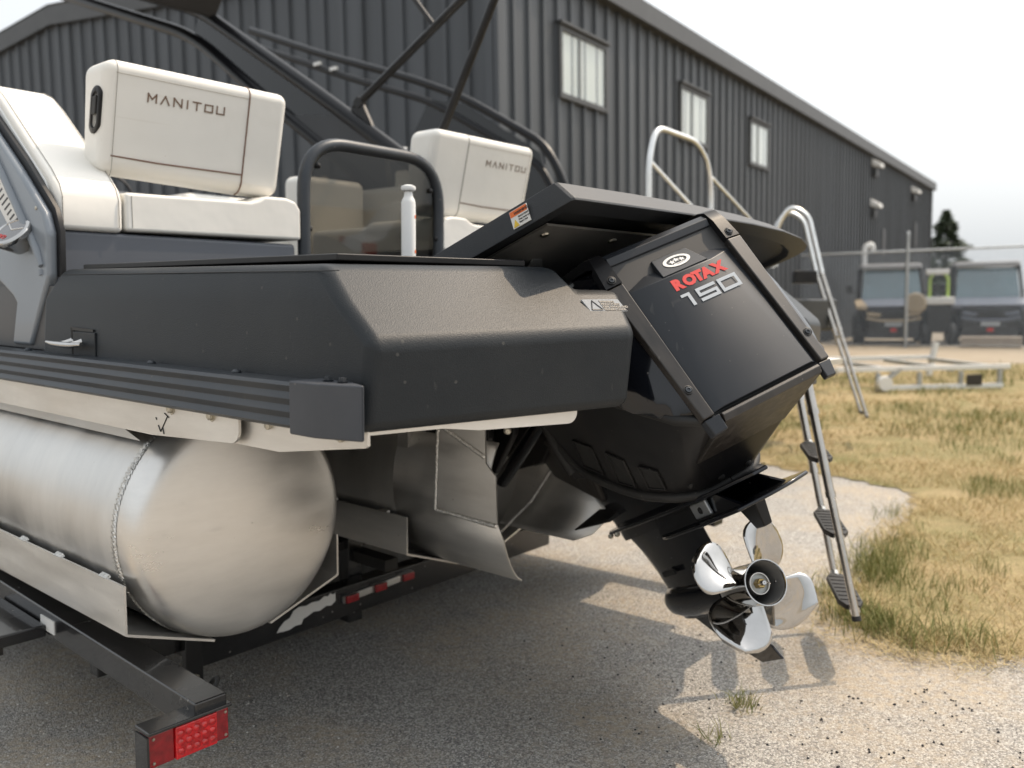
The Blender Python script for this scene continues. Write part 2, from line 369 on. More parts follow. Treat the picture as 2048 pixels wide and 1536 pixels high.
def text(name, s, org, ux, uy, size, m, parent, off=None, bold=0.0, ext=.0004, align='LEFT', spacing=1.0, xs=1.0, shear=0.0):
    """flat lettering laid on a surface: ux = reading direction, uy = up"""
    c = bpy.data.curves.new(name, 'FONT'); c.body = s; c.size = size; c.extrude = ext; c.offset = bold; c.align_x = align
    c.space_character = spacing; c.shear = shear; c.resolution_u = 3
    o = bpy.data.objects.new(name, c); COL.objects.link(o); o.data.materials.append(M[m])
    ux = Vector(ux).normalized(); uy = (Vector(uy) - ux*ux.dot(Vector(uy))).normalized(); uz = ux.cross(uy)
    mw = Matrix((ux*xs, uy, uz)).transposed().to_4x4(); mw.translation = Vector(org) - (Vector(off) if off is not None else Vector((0,0,0)))
    me = bpy.data.meshes.new_from_object(o.evaluated_get(bpy.context.evaluated_depsgraph_get())); bpy.data.objects.remove(o); bpy.data.curves.remove(c)
    me.transform(mw); me.materials.clear(); me.materials.append(M[m]); me.name = name
    o = bpy.data.objects.new(name, me); COL.objects.link(o); o.parent = parent; return o
STROKES = {  # thin geometric capitals on a unit cell
 'M': [(0,0),(.0,1),(.5,.35),(1,1),(1,0)], 'Λ': [(0,0),(.5,1),(1,0)], 'N': [(0,0),(0,1),(1,0),(1,1)], 'I': [(.5,0),(.5,1)],
 'T': [[(0,1),(1,1)],[(.5,1),(.5,0)]], 'O': [(0,.06),(0,.94),(1,.94),(1,.06),(0,.06)], 'U': [(0,1),(0,.06),(1,.06),(1,1)]}
def stroke_text(name, s, org, ux, uy, h, w, gap, th, m, parent, off):
    ux = Vector(ux).normalized(); uy = Vector(uy).normalized(); uz = ux.cross(uy).normalized(); org = Vector(org); mb = MB(); x = 0
    for ch in s:
        st = STROKES[ch]; st = st if isinstance(st[0], list) else [st]
        cw = w*.25 if ch == 'I' else w
        for pl in st:
            for (x0, y0), (x1, y1) in zip(pl[:-1], pl[1:]):
                if ch == 'I': x0 = x1 = .5
                p = Vector((x + x0*cw, y0*h)); q = Vector((x + x1*cw, y1*h)); d = (q-p).normalized(); nrm = Vector((-d.y, d.x))*th/2
                p = p - d*th/2; q = q + d*th/2
                qd = [p+nrm, q+nrm, q-nrm, p-nrm]
                mb.hexa([org + ux*v.x + uy*v.y for v in qd], [org + ux*v.x + uy*v.y + uz*.0012 for v in qd])
        x += cw + gap
    return mb.build(name, m, parent, off=off)

# ------------------------------------------------------------------ frames of the boat and the motor
RB = Matrix(((0.6526, -0.7573, 0.0237), (0.7576, 0.6528, -0.0001), (-0.0154, 0.018, 0.9997)))
RB.col[0] = RB.col[0].normalized(); RB.col[2] = RB.col[0].cross(RB.col[1]).normalized(); RB.col[1] = RB.col[2].cross(RB.col[0])
def b2w(p): return RB @ Vector(p) + EYE
def frame_at(p, rot=RB):
    m = rot.to_4x4(); m.translation = b2w(p); return m
MM = Matrix(((0.83601, 0.53864, -0.10470), (-0.41396, 0.74435, 0.52400), (0.36018, -0.39473, 0.84526)))
P0 = Vector((1.95, 0.866, -0.669))

# ------------------------------------------------------------------ ground sheets
def sheet(name, pts, z, m, sub=0):
    mb = MB(); mb.add([(x, y, z) for x, y in pts], [tuple(range(len(pts)))]); o = mb.build(name, m); return struct(o)
sheet('ground', [(-300, -300), (300, -300), (300, 300), (-300, 300)], -.012, 'dirt')
sheet('asphalt_lot', [(-14, -12), (12, -12), (12, 3.4), (6, 9), (4, 13.6), (0, 11.5), (-14, 18)], 0, 'asphalt')
EDGE = [(1.2, 9.6), (1.42, 8.1), (1.62, 7.1), (1.86, 6.45), (2.28, 5.86), (2.50, 5.40), (2.33, 5.0), (2.05, 4.6), (1.78, 4.15), (1.52, 3.75), (1.33, 3.5),
        (1.26, 3.30), (1.30, 3.10), (1.42, 2.98), (1.60, 2.90), (1.85, 2.93), (2.2, 2.80), (2.8, 2.86), (3.6, 2.7), (5.0, 2.9), (7, 2.4), (12, 3.2)]
def jag(pts, n=10, amp=.10):
    out = []
    for (x0, y0), (x1, y1) in zip(pts[:-1], pts[1:]):
        L = math.hypot(x1-x0, y1-y0)
        for k in range(n):
            t = k/n; s = amp*min(1, L)*(random.random()-.5)*2; out.append((x0+(x1-x0)*t - (y1-y0)/L*s, y0+(y1-y0)*t + (x1-x0)/L*s))
    return out + [pts[-1]]
rs = random.Random(3)
GRASS = jag(EDGE) + [(40, 8), (40, 24), (9.6, 15.3), (5.3, 14.3), (3.4, 13.5), (1.6, 12.2)]
sheet('turf', GRASS, .006, 'turf')
sheet('concrete_path', [(3.4, 13.4), (5.3, 14.25), (9.6, 15.25), (40, 23.5), (40, 30), (12.4, 18.1), (6.6, 21.4), (4.2, 17.3)], .002, 'path')

def inside(p, poly):
    x, y = p; c = False; j = len(poly)-1
    for i in range(len(poly)):
        xi, yi = poly[i]; xj, yj = poly[j]
        if (yi > y) != (yj > y) and x < (xj-xi)*(y-yi)/(yj-yi)+xi: c = not c
        j = i
    return c
def blades(name, spots, m, label, cat, kind='stuff', base=None):
    mb = MB(); V = []; Fc = []
    for (x, y, h, w, lean) in spots:
        a = rs.uniform(0, 2*pi); dx, dy = cos(a)*w, sin(a)*w; la = rs.uniform(0, 2*pi); lx, ly = cos(la)*lean*h, sin(la)*lean*h
        o = len(V); b = base or (0, 0); x -= b[0]; y -= b[1]
        hz = h*math.sqrt(max(.05, 1-min(.95, lean*lean*.8)))
        V += [(x-dx, y-dy, 0), (x+dx, y+dy, 0), (x+lx*.4+dx*.7, y+ly*.4+dy*.7, hz*.6), (x+lx*.4-dx*.7, y+ly*.4-dy*.7, hz*.6), (x+lx, y+ly, hz)]
        Fc += [(o, o+1, o+2, o+3), (o+3, o+2, o+4)]
    mb.v = [Vector(v) for v in V]; mb.f = Fc
    ob = mb.build(name, m, fix=False)
    if base: ob.location = (base[0], base[1], .004)
    else: ob.location.z = .004
    if label: tag(ob, label, cat)
    if kind: ob['kind'] = kind
    return ob
def vnoise(x, y, s, seed=0):
    def h(i, j): return (math.sin(i*127.1 + j*311.7 + seed*17.3)*43758.5453) % 1
    x *= s; y *= s; i, j = math.floor(x), math.floor(y); fx, fy = x-i, y-j; fx = fx*fx*(3-2*fx); fy = fy*fy*(3-2*fy)
    return (h(i,j)*(1-fx)+h(i+1,j)*fx)*(1-fy) + (h(i,j+1)*(1-fx)+h(i+1,j+1)*fx)*fy
dry, grn = [], []
def scatter(n, x0, x1, y0, y1, hs, ws):
    for _ in range(n):
        x, y = rs.uniform(x0, x1), rs.uniform(y0, y1)
        if not inside((x, y), GRASS): continue
        g = .6*vnoise(x, y, 1.3, 1) + .4*vnoise(x, y, 4.2, 2)
        if g > .57 and rs.random() < .48: grn.append((x, y, hs*rs.uniform(.8, 1.9), ws*rs.uniform(.8, 1.2), rs.uniform(.15, .7)))
        elif vnoise(x, y, 2.6, 9) > .22: dry.append((x, y, hs*rs.uniform(.5, 1.3), ws, rs.uniform(.6, 1.2)))
scatter(46000, 1.1, 4.2, 2.6, 6.4, .055, .0016)
scatter(26000, 1.2, 7.5, 4.0, 10.5, .062, .003)
scatter(22000, 1.5, 12, 7.5, 16, .075, .006)
# thicker fringe of grass on the broken asphalt edge
for _ in range(5200):
    k = rs.randrange(6, 16); t = rs.random(); (x0, y0), (x1, y1) = EDGE[k], EDGE[k+1]
    x = x0+(x1-x0)*t + rs.gauss(.06, .07); y = y0+(y1-y0)*t + rs.gauss(.05, .07)
    g = vnoise(x, y, 3.1, 4)
    if g > .64: grn.append((x, y, rs.uniform(.05, .13), .0018, rs.uniform(.2, .8)))
    else: dry.append((x, y, rs.uniform(.03, .09), .0016, rs.uniform(.7, 1.3)))
for _ in range(2600):   # straw litter blown over the pavement edge
    k = rs.randrange(7, 17); t = rs.random(); (x0, y0), (x1, y1) = EDGE[k], EDGE[k+1]
    dry.append((x0+(x1-x0)*t - abs(rs.gauss(0, .10)), y0+(y1-y0)*t - abs(rs.gauss(0, .07)), rs.uniform(.03, .10), .0012, rs.uniform(1.0, 1.35)))
blades('dry_grass', dry, 'dry_blade', 'dry straw coloured grass covering the yard right of the pavement', 'grass')
blades('green_grass', grn, 'green_blade', 'green grass blades growing through the dry lawn', 'grass')
def clump(name, x, y, n, rad, h, label, dryshare=.25):
    sp = [(x+rs.gauss(0, rad), y+rs.gauss(0, rad), h*rs.uniform(.35, 1.0), .0017, rs.uniform(.25, .95)) for _ in range(n)]
    return blades(name, sp, 'green_blade', label, 'grass clump', kind=None, base=(x, y))
G_ = 'green grass clumps along the pavement edge'
for a in [(1.42, 3.03, 150, .055, .17, 'tall green grass clump at the pavement corner under the ladder tip'),
          (1.62, 3.02, 130, .06, .15, 'wide green grass clump right of the ladder tip'),
          (1.30, 3.55, 120, .05, .15, 'green grass clump just behind the bottom ladder step'),
          (2.02, 2.86, 90, .05, .09, 'low grass clump at the right frame edge of the pavement'),
          (.685, 2.565, 70, .026, .075, 'small weed tuft alone on the asphalt beside the ladder shadow'),
          (.560, 2.36, 26, .022, .085, 'sparse weed with few blades nearest the camera on the asphalt')]:
    clump('grass_clump', *a)['group'] = G_
# loose black tar crumbs on the pavement, bottom right
mb = MB()
for _ in range(125):
    x = rs.gauss(1.10, .26); y = rs.gauss(2.34, .22)
    if x < .72 or y > 2.74 or y < 1.9: continue
    for _k in range(rs.choice((1, 1, 1, 2, 3))):
        px, py = x + rs.gauss(0, .006), y + rs.gauss(0, .006); s = rs.uniform(.0018, .0052); a = rs.random()*6
        vs = [(px+cos(a+k*1.57)*s*rs.uniform(.7, 1.2), py+sin(a+k*1.57)*s*rs.uniform(.7, 1.2), .0005) for k in range(4)]
        up = [(px+cos(a+k*1.57)*s*.55, py+sin(a+k*1.57)*s*.55, s*rs.uniform(.7, 1.2)) for k in range(4)]
        mb.hexa(vs, up)
for _ in range(120):
    x = rs.gauss(.45, .28); y = rs.gauss(2.75, .4); s = rs.uniform(.0015, .004)
    mb.hexa([(x-s, y-s, .0005), (x+s, y-s, .0005), (x+s, y+s, .0005), (x-s, y+s, .0005)], [(x-s*.5, y-s*.5, s), (x+s*.5, y-s*.5, s), (x+s*.5, y+s*.5, s), (x-s*.5, y+s*.5, s)])
o = mb.build('tar_crumbs', 'stone_dark', fix=False); tag(o, 'scattered black tar crumbs on the sunlit pavement', 'gravel', kind='stuff')

# pale and dark aggregate standing proud of the worn asphalt
def pebbles(name, n, m, seed, s0, s1, label):
    r_ = random.Random(seed); mb = MB()
    for _ in range(n):
        x = r_.uniform(-1.6, 1.7); y = 1.55 + 3.0*r_.random()**1.3
        if inside((x, y), GRASS) or vnoise(x, y, 1.7, seed) < .30: continue
        s = r_.uniform(s0, s1); a = r_.random()*6; k1, k2 = r_.uniform(.6, 1.3), r_.uniform(.6, 1.3)
        lo = [(x+cos(a+k*1.257)*s*k1, y+sin(a+k*1.257)*s*k2, -.0006) for k in range(5)]; hi = [(x+cos(a+k*1.257)*s*k1*.6, y+sin(a+k*1.257)*s*k2*.6, s*.38) for k in range(5)]
        mb.hexa(lo, hi)
    o = mb.build(name, m, fix=False); return tag(o, label, 'gravel', kind='stuff')
M['pebble_pale'] = blade_mat('pale pebbles', [(0, (.40, .38, .35)), (.4, (.58, .55, .50)), (.75, (.72, .70, .66)), (1, (.52, .40, .28))])
M['pebble_dark'] = blade_mat('dark pebbles', [(0, (.05, .05, .05)), (.5, (.12, .115, .11)), (1, (.20, .17, .14))])
pebbles('pale_gravel', 3400, 'pebble_pale', 5, .0016, .0042, 'pale stones showing through the worn asphalt around the trailer')
pebbles('dark_gravel', 1500, 'pebble_dark', 8, .0014, .0034, 'dark stones showing through the worn asphalt around the trailer')

# ------------------------------------------------------------------ metal sided building
BC = Vector((-.117, 10.92, 0)); BW = Vector((.5618, .8273, 0)); BN = Vector((.8273, -.5618, 0)); BG = -BN; GN = -BW
bld = empty('metal_building', Matrix.Translation(BC), 'long charcoal building clad in vertical ribbed metal behind the boats', 'building')
LEN, PW = 31.4, .353
def peakz(s): return 5.42 + s*.0945 if s < 9.76 else 5.42 + 9.76*.0945 - (s-9.76)*.0945
def wpanel(mb, dr, nr, s0, w, za, zb):
    prof = [(0, 0), (w-.075, 0), (w-.060, .042), (w-.016, .042), (w, 0)]
    zt = [za + (zb-za)*p/w for p, _ in prof]
    lo = [dr*(s0+p) + nr*q for p, q in prof]
    mb.add([v.copy() for v in lo] + [v + Vector((0, 0, z)) for v, z in zip(lo, zt)], [(k, k+1, 6+k, 5+k) for k in range(4)])
far = MB()
for k in range(int(LEN/PW)):
    if k < 44:
        m_ = MB(); wpanel(m_, BW, BN, k*PW + .02, PW, 5.5, 5.5); m_.build('wall_panel', 'wall_far', bld)
    else: wpanel(far, BW, BN, k*PW + .02, PW, 5.5, 5.5)
o = far.build('wall_panel', 'wall_far', bld); o['kind'] = 'stuff'
for k in range(38):
    s = k*PW + .1
    m_ = MB(); wpanel(m_, BG, GN, s, PW, peakz(s), peakz(s+PW)); m_.build('wall_panel', 'wall_far', bld)
mb = MB()
def bbox(mb, d, n, s0, s1, n0, n1, z0, z1): mb.hexa([d*s0+n*n0+Vector((0,0,z0)), d*s1+n*n0+Vector((0,0,z0)), d*s1+n*n1+Vector((0,0,z0)), d*s0+n*n1+Vector((0,0,z0))],
                                                     [d*s0+n*n0+Vector((0,0,z1)), d*s1+n*n0+Vector((0,0,z1)), d*s1+n*n1+Vector((0,0,z1)), d*s0+n*n1+Vector((0,0,z1))])
bbox(mb, BW, BN, -.045, .13, -.02, .05, 0, 5.52); bbox(mb, BW, BN, -.05, -.005, -.14, -.03, 0, 5.5)
mb.build('corner_trim', 'wall_far', bld)
mb = MB(); bbox(mb, BW, BN, LEN-.02, LEN+.12, -.05, .06, 0, 5.52); mb.build('corner_trim', 'trim', bld)
mb = MB(); bbox(mb, BW, BN, -.2, LEN+.25, .002, .17, 5.50, 5.80); mb.build('eave_gutter', 'fascia', bld)
mb = MB()
for sa, sb in ((-.15, 9.76), (9.76, 14)):
    for z0, z1, nn, w in ((-.02, .30, .10, 'x'),):
        a = BG*sa + GN*.003; b = BG*sb + GN*.003; za, zb = peakz(sa), peakz(sb)
        mb.hexa([a+Vector((0,0,za+z0)), b+Vector((0,0,zb+z0)), b+GN*nn+Vector((0,0,zb+z0)), a+GN*nn+Vector((0,0,za+z0))],
                [a+Vector((0,0,za+z1)), b+Vector((0,0,zb+z1)), b+GN*nn+Vector((0,0,zb+z1)), a+GN*nn+Vector((0,0,za+z1))])
mb.build('rake_trim', 'fascia', bld)
mb = MB()
def rf(s, t, z): return BG*s + BW*t + Vector((0,0,z))
mb.add([rf(-.12,-.1,5.79), rf(-.12,LEN+.2,5.79), rf(9.76,LEN+.2,6.68), rf(9.76,-.1,6.68), rf(20,LEN+.2,5.7), rf(20,-.1,5.7)], [(0,1,2,3), (3,2,4,5)])
for k in range(0, 52): bbox(mb, BW, BN, k*.61+.1, k*.61+.16, -.3, .12, 5.80, 5.835)
mb.build('roof', 'roof_metal', bld)
mb = MB(); mb.add([BW*LEN, BW*LEN+BG*14, BW*LEN+BG*14+Vector((0,0,5.9)), BW*LEN+Vector((0,0,5.5))], [(0,1,2,3)]); mb.build('end_wall', 'wall_far', bld)
for (s0, s1, z0, z1) in ((1.44, 2.66, 4.02, 4.83), (5.44, 6.59, 4.02, 4.82), (8.99, 10.07, 4.01, 4.80)):
    w = empty('window', Matrix()); w.parent = bld
    mb = MB()
    bbox(mb, BW, BN, s0-.07, s0, .0, .075, z0-.07, z1+.07); bbox(mb, BW, BN, s1, s1+.07, .0, .075, z0-.07, z1+.07)
    bbox(mb, BW, BN, s0, s1, .0, .075, z1, z1+.07); bbox(mb, BW, BN, s0, s1, .0, .072, z0-.07, z0)
    bbox(mb, BW, BN, s0-.09, s1+.09, .0, .12, z1+.075, z1+.11)
    mb.build('frame', 'fascia', w)
    mid = s0 + (s1-s0)*.40
    mb = MB(); bbox(mb, BW, BN, mid-.02, mid+.02, .036, .066, z0, z1); mb.build('mullion', 'grey_print', w)
    mb = MB(); bbox(mb, BW, BN, s0, s1, .034, .036, z0, z1); mb.build('blind', 'blind', w)
    mb = MB(); bbox(mb, BW, BN, s0, mid-.02, .05, .054, z0, z1); mb.build('pane', 'wglass', w)
    mb = MB(); bbox(mb, BW, BN, mid+.02, s1, .056, .060, z0, z1); mb.build('pane', 'wglass', w)
for (s, z, brown) in ((20.43, 5.30, 0), (20.35, 4.06, 0), (27.05, 5.10, 1)):
    L = empty('wall_light', Matrix()); L.parent = bld
    mb = MB(); mb.hexa([BW*(s-.28)+BN*.03+Vector((0,0,z-.08)), BW*(s+.28)+BN*.03+Vector((0,0,z-.08)), BW*(s+.25)+BN*.30+Vector((0,0,z-.14)), BW*(s-.25)+BN*.30+Vector((0,0,z-.14))],
                       [BW*(s-.28)+BN*.03+Vector((0,0,z+.14)), BW*(s+.28)+BN*.03+Vector((0,0,z+.14)), BW*(s+.25)+BN*.30+Vector((0,0,z-.02)), BW*(s-.25)+BN*.30+Vector((0,0,z-.02))])
    mb.build('lamp_housing', 'white_paint', L, bevel=.02)
    mb = MB(); bbox(mb, BW, BN, s-.16, s+.10, .033, .16, z-.40, z-.18); mb.build('lamp_bracket', 'strip' if brown else 'fascia', L)
mb = MB(); bbox(mb, BW, BN, 27.6, 27.95, .035, .07, 3.05, 3.95); mb.build('louver', 'trim', bld)
mb = MB(); bbox(mb, BW, BN, 21.9, 22.3, .035, .06, 2.5, 3.4); mb.build('louver', 'trim', bld)

# ------------------------------------------------------------------ chain link fence
FA = Vector((6.6, 21.88, 0)); FD = Vector((.8645, -.5026, 0))
fen = empty('chain_link_fence', Matrix.Translation(FA), 'galvanised chain link fence crossing in front of the parked utility vehicles', 'fence')
for k, h in enumerate((2.3, 2.64, 2.3, 2.3)):
    q = FD*(2.985*k); mb = MB().tube([q, q+Vector((0,0,h))], .038, 10); mb.lathe([(.044, h-.03), (.044, h+.01), (.0, h+.05)], 10, q, (0,0,1)); mb.build('post', 'galv', fen, smooth=50)
MB().tube([Vector((0,0,2.22)), FD*10+Vector((0,0,2.26))], .025, 8).build('top_rail', 'galv', fen, smooth=50)
MB().tube([Vector((0,0,.06)), FD*10+Vector((0,0,.06))], .008, 6).build('bottom_wire', 'galv', fen)
mb = MB()
n_ = 9.6; hh = 2.16; st = .095
k = -hh
while k < n_:
    for sgn in (1, -1):
        s0, s1 = k, k+hh; z0, z1 = (.05, .05+hh) if sgn > 0 else (.05+hh, .05)
        if s0 < 0: z0 += (z1-z0)*(-s0)/hh; s0 = 0
        if s1 > n_: z1 = z0 + (z1-z0)*(n_-s0)/(s1-s0); s1 = n_
        mb.tube([FD*s0+Vector((0,0,z0)), FD*s1+Vector((0,0,z1))], .0042, 3, caps=False)
    k += st
o = mb.build('wire_mesh', 'galv', fen, fix=False); o['kind'] = 'stuff'

# ------------------------------------------------------------------ spruce
def spruce(x, y, h, rad, label):
    t = empty('spruce_tree', Matrix.Translation((x, y, 0)), label, 'tree')
    MB().tube([(0,0,0), (.03,0,h*.5), (0,.02,h*.97)], [.16, .09, .015], 8).build('trunk', 'bark', t, smooth=60)
    mb = MB(); rr = random.Random(int(x*10))
    for k in range(8000):
        u = rr.random()**.75; z = .5 + (h-.5)*(1-u)*.99 if False else .5 + (h-.55)*rr.random()**1.25
        R0 = rad*(1-(z-.5)/(h-.4))*(.82+.3*math.sin(z*7)+.18*rr.random()); a = rr.uniform(0, 2*pi); r1 = R0*rr.uniform(.35, 1.0)
        p = Vector((cos(a)*r1, sin(a)*r1, z - r1*.28)); d = Vector((cos(a+rr.gauss(0,.5)), sin(a+rr.gauss(0,.5)), rr.uniform(-.5, .25)))*rr.uniform(.12, .26)*(.7+.9*r1)
        s = Vector((-d.y, d.x, rr.uniform(-.1,.1)))*.35
        mb.add([p-s*.5, p+d*.6-s, p+d, p+d*.6+s, p+s*.5], [(0,1,2,3,4)])
    o = mb.build('crown', 'needle', t, fix=False); return t
spruce(21.7, 44, 5.4, 2.4, 'dark green spruce beyond the far end of the charcoal building')

# ------------------------------------------------------------------ utility vehicles behind the fence
def utv(loc, rz, paint, accent, label, hi):
    m = Matrix.Translation(loc) @ Matrix.Rotation(rz, 4, 'Z')
    t = empty('utility_vehicle', m, label, 'utility vehicle', 'parked utility vehicles behind the fence')
    # local: x right (seen from the front), y back, z up; front face at y=0
    mb = MB()
    secs = []
    for y, hw, zb, zt in ((0, .60, .42, .82), (.10, .72, .38, .93), (.55, .78, .36, 1.04), (1.0, .80, .34, 1.08), (2.4, .80, .36, 1.08), (2.8, .78, .40, 1.02)):
        secs.append([Vector((-hw, y, zb)), Vector((hw, y, zb)), Vector((hw, y, zt-.14)), Vector((hw*.8, y, zt)), Vector((-hw*.8, y, zt)), Vector((-hw, y, zt-.14))])
    mb.loft(secs); mb.build('body', 'black_satin', t, bevel=.03)
    mb = MB()
    mb.hexa([(-.62,.06,.90),(.62,.06,.90),(.70,.95,1.06),(-.70,.95,1.06)], [(-.60,.04,.97),(.60,.04,.97),(.72,.95,1.14),(-.72,.95,1.14)]); mb.build('hood', paint, t, bevel=.02)
    for s in (-1, 1):
        mb = MB(); mb.hexa([(s*.60,.02,.86),(s*.86,.06,.88),(s*.88,.9,.95),(s*.72,.9,.98)], [(s*.60,.02,.98),(s*.86,.06,.97),(s*.88,.9,1.10),(s*.72,.9,1.14)]); mb.build('fender', accent, t, bevel=.02)
        mb = MB(); mb.hexa([(s*.30,-.03,.70),(s*.58,-.02,.72),(s*.58,.06,.72),(s*.30,.06,.70)], [(s*.28,-.03,.77),(s*.62,-.02,.82),(s*.62,.06,.82),(s*.28,.06,.77)]); mb.build('headlight', accent, t, bevel=.01)
        mb = MB().tube([(s*.76,.95,1.05), (s*.70,1.45,1.92)], .04, 8); mb.tube([(s*.76,2.6,1.0), (s*.72,2.3,1.92)], .04, 8); mb.tube([(s*.70,1.45,1.92), (s*.72,2.3,1.92)], .035, 8); mb.build('cage_tube', 'black_satin', t, smooth=60)
        mb = MB().tube([(s*.80,1.1,1.28), (s*1.0,1.05,1.36)], .018, 6); mb.box((s*1.0-.07,1.0,1.28), (s*1.0+.07,1.05,1.48)); mb.build('mirror', 'black_satin', t)
    mb = MB(); mb.hexa([(-.70,.96,1.10),(.70,.96,1.10),(.70,.985,1.10),(-.70,.985,1.10)], [(-.64,1.40,1.86),(.64,1.40,1.86),(.64,1.425,1.86),(-.64,1.425,1.86)]); mb.build('windshield', 'windshield', t)
    mb = MB(); mb.hexa([(-.74,1.28,1.90),(.74,1.28,1.90),(.78,2.55,1.90),(-.78,2.55,1.90)], [(-.70,1.32,2.02),(.70,1.32,2.02),(.74,2.5,2.05),(-.74,2.5,2.05)]); mb.build('roof', 'roof_pale', t, bevel=.04)
    mb = MB().tube([(-.62,-.02,.66), (-.3,-.05,.60), (.3,-.05,.60), (.62,-.02,.66)], .03, 8); mb.build('bumper', accent, t, smooth=60)
    mb = MB(); mb.box((-.55,-.02,.40), (.55,.03,.58)); mb.build('grille', 'trim', t)
    MB().box((-.60,.06,.16), (.60,2.75,.40)).build('underbody', 'trim', t)
    for sx in (-.44, -.15, .15, .44): MB().box((sx-.11,-.026,.43), (sx+.11,-.021,.55)).build('grille_slot', 'black_print', t)
    mb = MB(); mb.box((-.20,-.06,.46), (.20,-.045,.56)); p = mb.build('badge_plate', 'silver_print', t)
    mb = MB(); mb.box((-.07,-.07,.33), (.07,-.05,.41)); mb.build('tow_hook', 'red_print', t)
    for sx in (-1, 1):
        for y in (.48, 2.3):
            mb = MB(); mb.lathe([(.12,-.13), (.28,-.13), (.345,-.09), (.345,.09), (.28,.13), (.12,.13)], 22, (sx*.76, y, .345), (1,0,0))
            for q in range(22):
                a = q*2*pi/22; c = Vector((sx*.76, y+cos(a)*.35, .345+sin(a)*.35)); tdir = Vector((0,-sin(a),cos(a))); rd = Vector((0,cos(a),sin(a)))
                mb.hexa([c-tdir*.025+Vector((-.11,0,0)), c+tdir*.025+Vector((-.11,0,0)), c+tdir*.025+Vector((.11,0,0)), c-tdir*.025+Vector((.11,0,0))],
                        [c+rd*.02-tdir*.02+Vector((-.11,0,0)), c+rd*.02+tdir*.02+Vector((-.11,0,0)), c+rd*.02+tdir*.02+Vector((.11,0,0)), c+rd*.02-tdir*.02+Vector((.11,0,0))])
            w = mb.build('wheel', 'rubber', t, smooth=40)
            MB().lathe([(0,-.10), (.11,-.12), (.18,-.10), (.18,.10), (.11,.12), (0,.10)], 14, (sx*.76, y, .345), (1,0,0)).build('rim', 'steel', w, smooth=40)
    mb = MB(); mb.box((-.5,2.15,.75), (.5,2.3,1.45)); mb.build('seat', 'black_satin', t, bevel=.04)
    return t
utv((9.36, 21.45, 0), R(-20), 'blue_paint', 'tan_paint', 'tan trimmed utility vehicle behind the fence, beside the building wall', 0)
u2 = utv((11.35, 20.75, 0), R(-24), 'blue_paint', 'blue_paint', 'slate blue utility vehicle behind the fence, at the right frame edge', 1)
# low concrete block in front of the right vehicle and the small cart between the two
o = MB().box((-.62,-.14,0), (.62,.14,.24)).build('parking_block', 'concrete_block', bevel=.02); o.matrix_world = Matrix.Translation((11.0, 20.05, .0)) @ Matrix.Rotation(R(-28), 4, 'Z')
tag(o, 'tan concrete block on the ground before the slate blue utility vehicle', 'concrete block')
ct = empty('utility_cart', Matrix.Translation((10.35, 21.25, 0)) @ Matrix.Rotation(R(-24), 4, 'Z'), 'small cart with lime uprights and a white tray between the vehicles', 'cart')
MB().box((-.34,-.3,.98), (.34,.3,1.16)).build('tray', 'white_paint', ct, bevel=.03)
for sx in (-.2, .2):
    MB().tube(fillet([(sx,0,1.16), (sx,0,1.62), (sx+(.1 if sx < 0 else -.1),0,1.74)], .1), .035, 8).build('upright', 'lime', ct, smooth=60)
MB().box((-.30,-.2,1.70), (.22,.2,1.82)).build('lid', 'white_paint', ct, bevel=.03)
MB().box((-.26,-.2,.30), (.26,.2,.98)).build('body', 'black_satin', ct, bevel=.03)
for sx in (-.3, .3):
    MB().lathe([(0,-.08), (.24,-.08), (.28,0), (.24,.08), (0,.08)], 18, (sx,-.1,.28), (1,0,0)).build('wheel', 'rubber', ct, smooth=40)
MB().lathe([(0,-.06), (.22,-.05), (.26,0), (.22,.05), (0,.06)], 18, (-.50,-.25,1.02), (.3,1,0)).build('spare_wheel', 'tan_paint', ct, smooth=40)
o = MB().tube(fillet([(0,0,0), (0,0,2.55), (.22,0,2.62), (.24,0,2.45)], .16), .075, 10).build('vent_pipe', 'white_paint', smooth=60); o.location = (9.75, 24.3, 0)
tag(o, 'white gooseneck vent pipe rising behind the tan trimmed vehicle', 'pipe')

# ------------------------------------------------------------------ white metal frame lying on the grass
fr = empty('boat_lift_frame', Matrix.Translation((5.2, 12.1, 0)) @ Matrix.Rotation(R(4), 4, 'Z'), 'white galvanised metal frame lying on the dry grass before the path', 'metal frame')
def bar(name, a, b, w, h, m='galv', par=fr):
    a, b = Vector(a), Vector(b); d = (b-a).normalized(); u = d.cross(Vector((0,0,1))); u = u.normalized()*w/2 if u.length > .01 else Vector((w/2,0,0)); v = d.cross(u).normalized()*h/2
    return MB().hexa([a-u-v, a+u-v, a+u+v, a-u+v], [b-u-v, b+u-v, b+u+v, b-u+v]).build(name, m, par, bevel=.004)
for y in (-.95, .9): bar('side_beam', (-1.15,y,.30), (1.15,y,.30), .05, .06, 'white_paint')
bar('lower_beam', (-.62,-.97,.06), (1.05,-.97,.06), .05, .055, 'white_paint')
for x in (-1.12, -.35, .42, 1.1): bar('cross_beam', (x,-.91,.27), (x,.86,.27), .05, .055, 'galv')
for x in (-.6, -.05, .5, 1.02): bar('upright', (x,-.95,.02), (x,-.95,.25), .05, .05, 'galv')
bar('corner_post', (1.12,.9,.02), (1.22,.9,.52), .07, .07, 'white_paint'); bar('winch_plate', (.55,-1.0,.14), (.75,-1.0,.14), .03, .14, 'strip')
MB().lathe([(0,-.05), (.09,-.05), (.10,0), (.09,.05), (0,.05)], 16, (-.55,-1.02,.12), (0,1,0)).build('roller', 'white_paint', fr, smooth=40)
bar('diagonal_brace', (-.62,-.95,.06), (-.30,-.95,.30), .05, .05, 'galv')

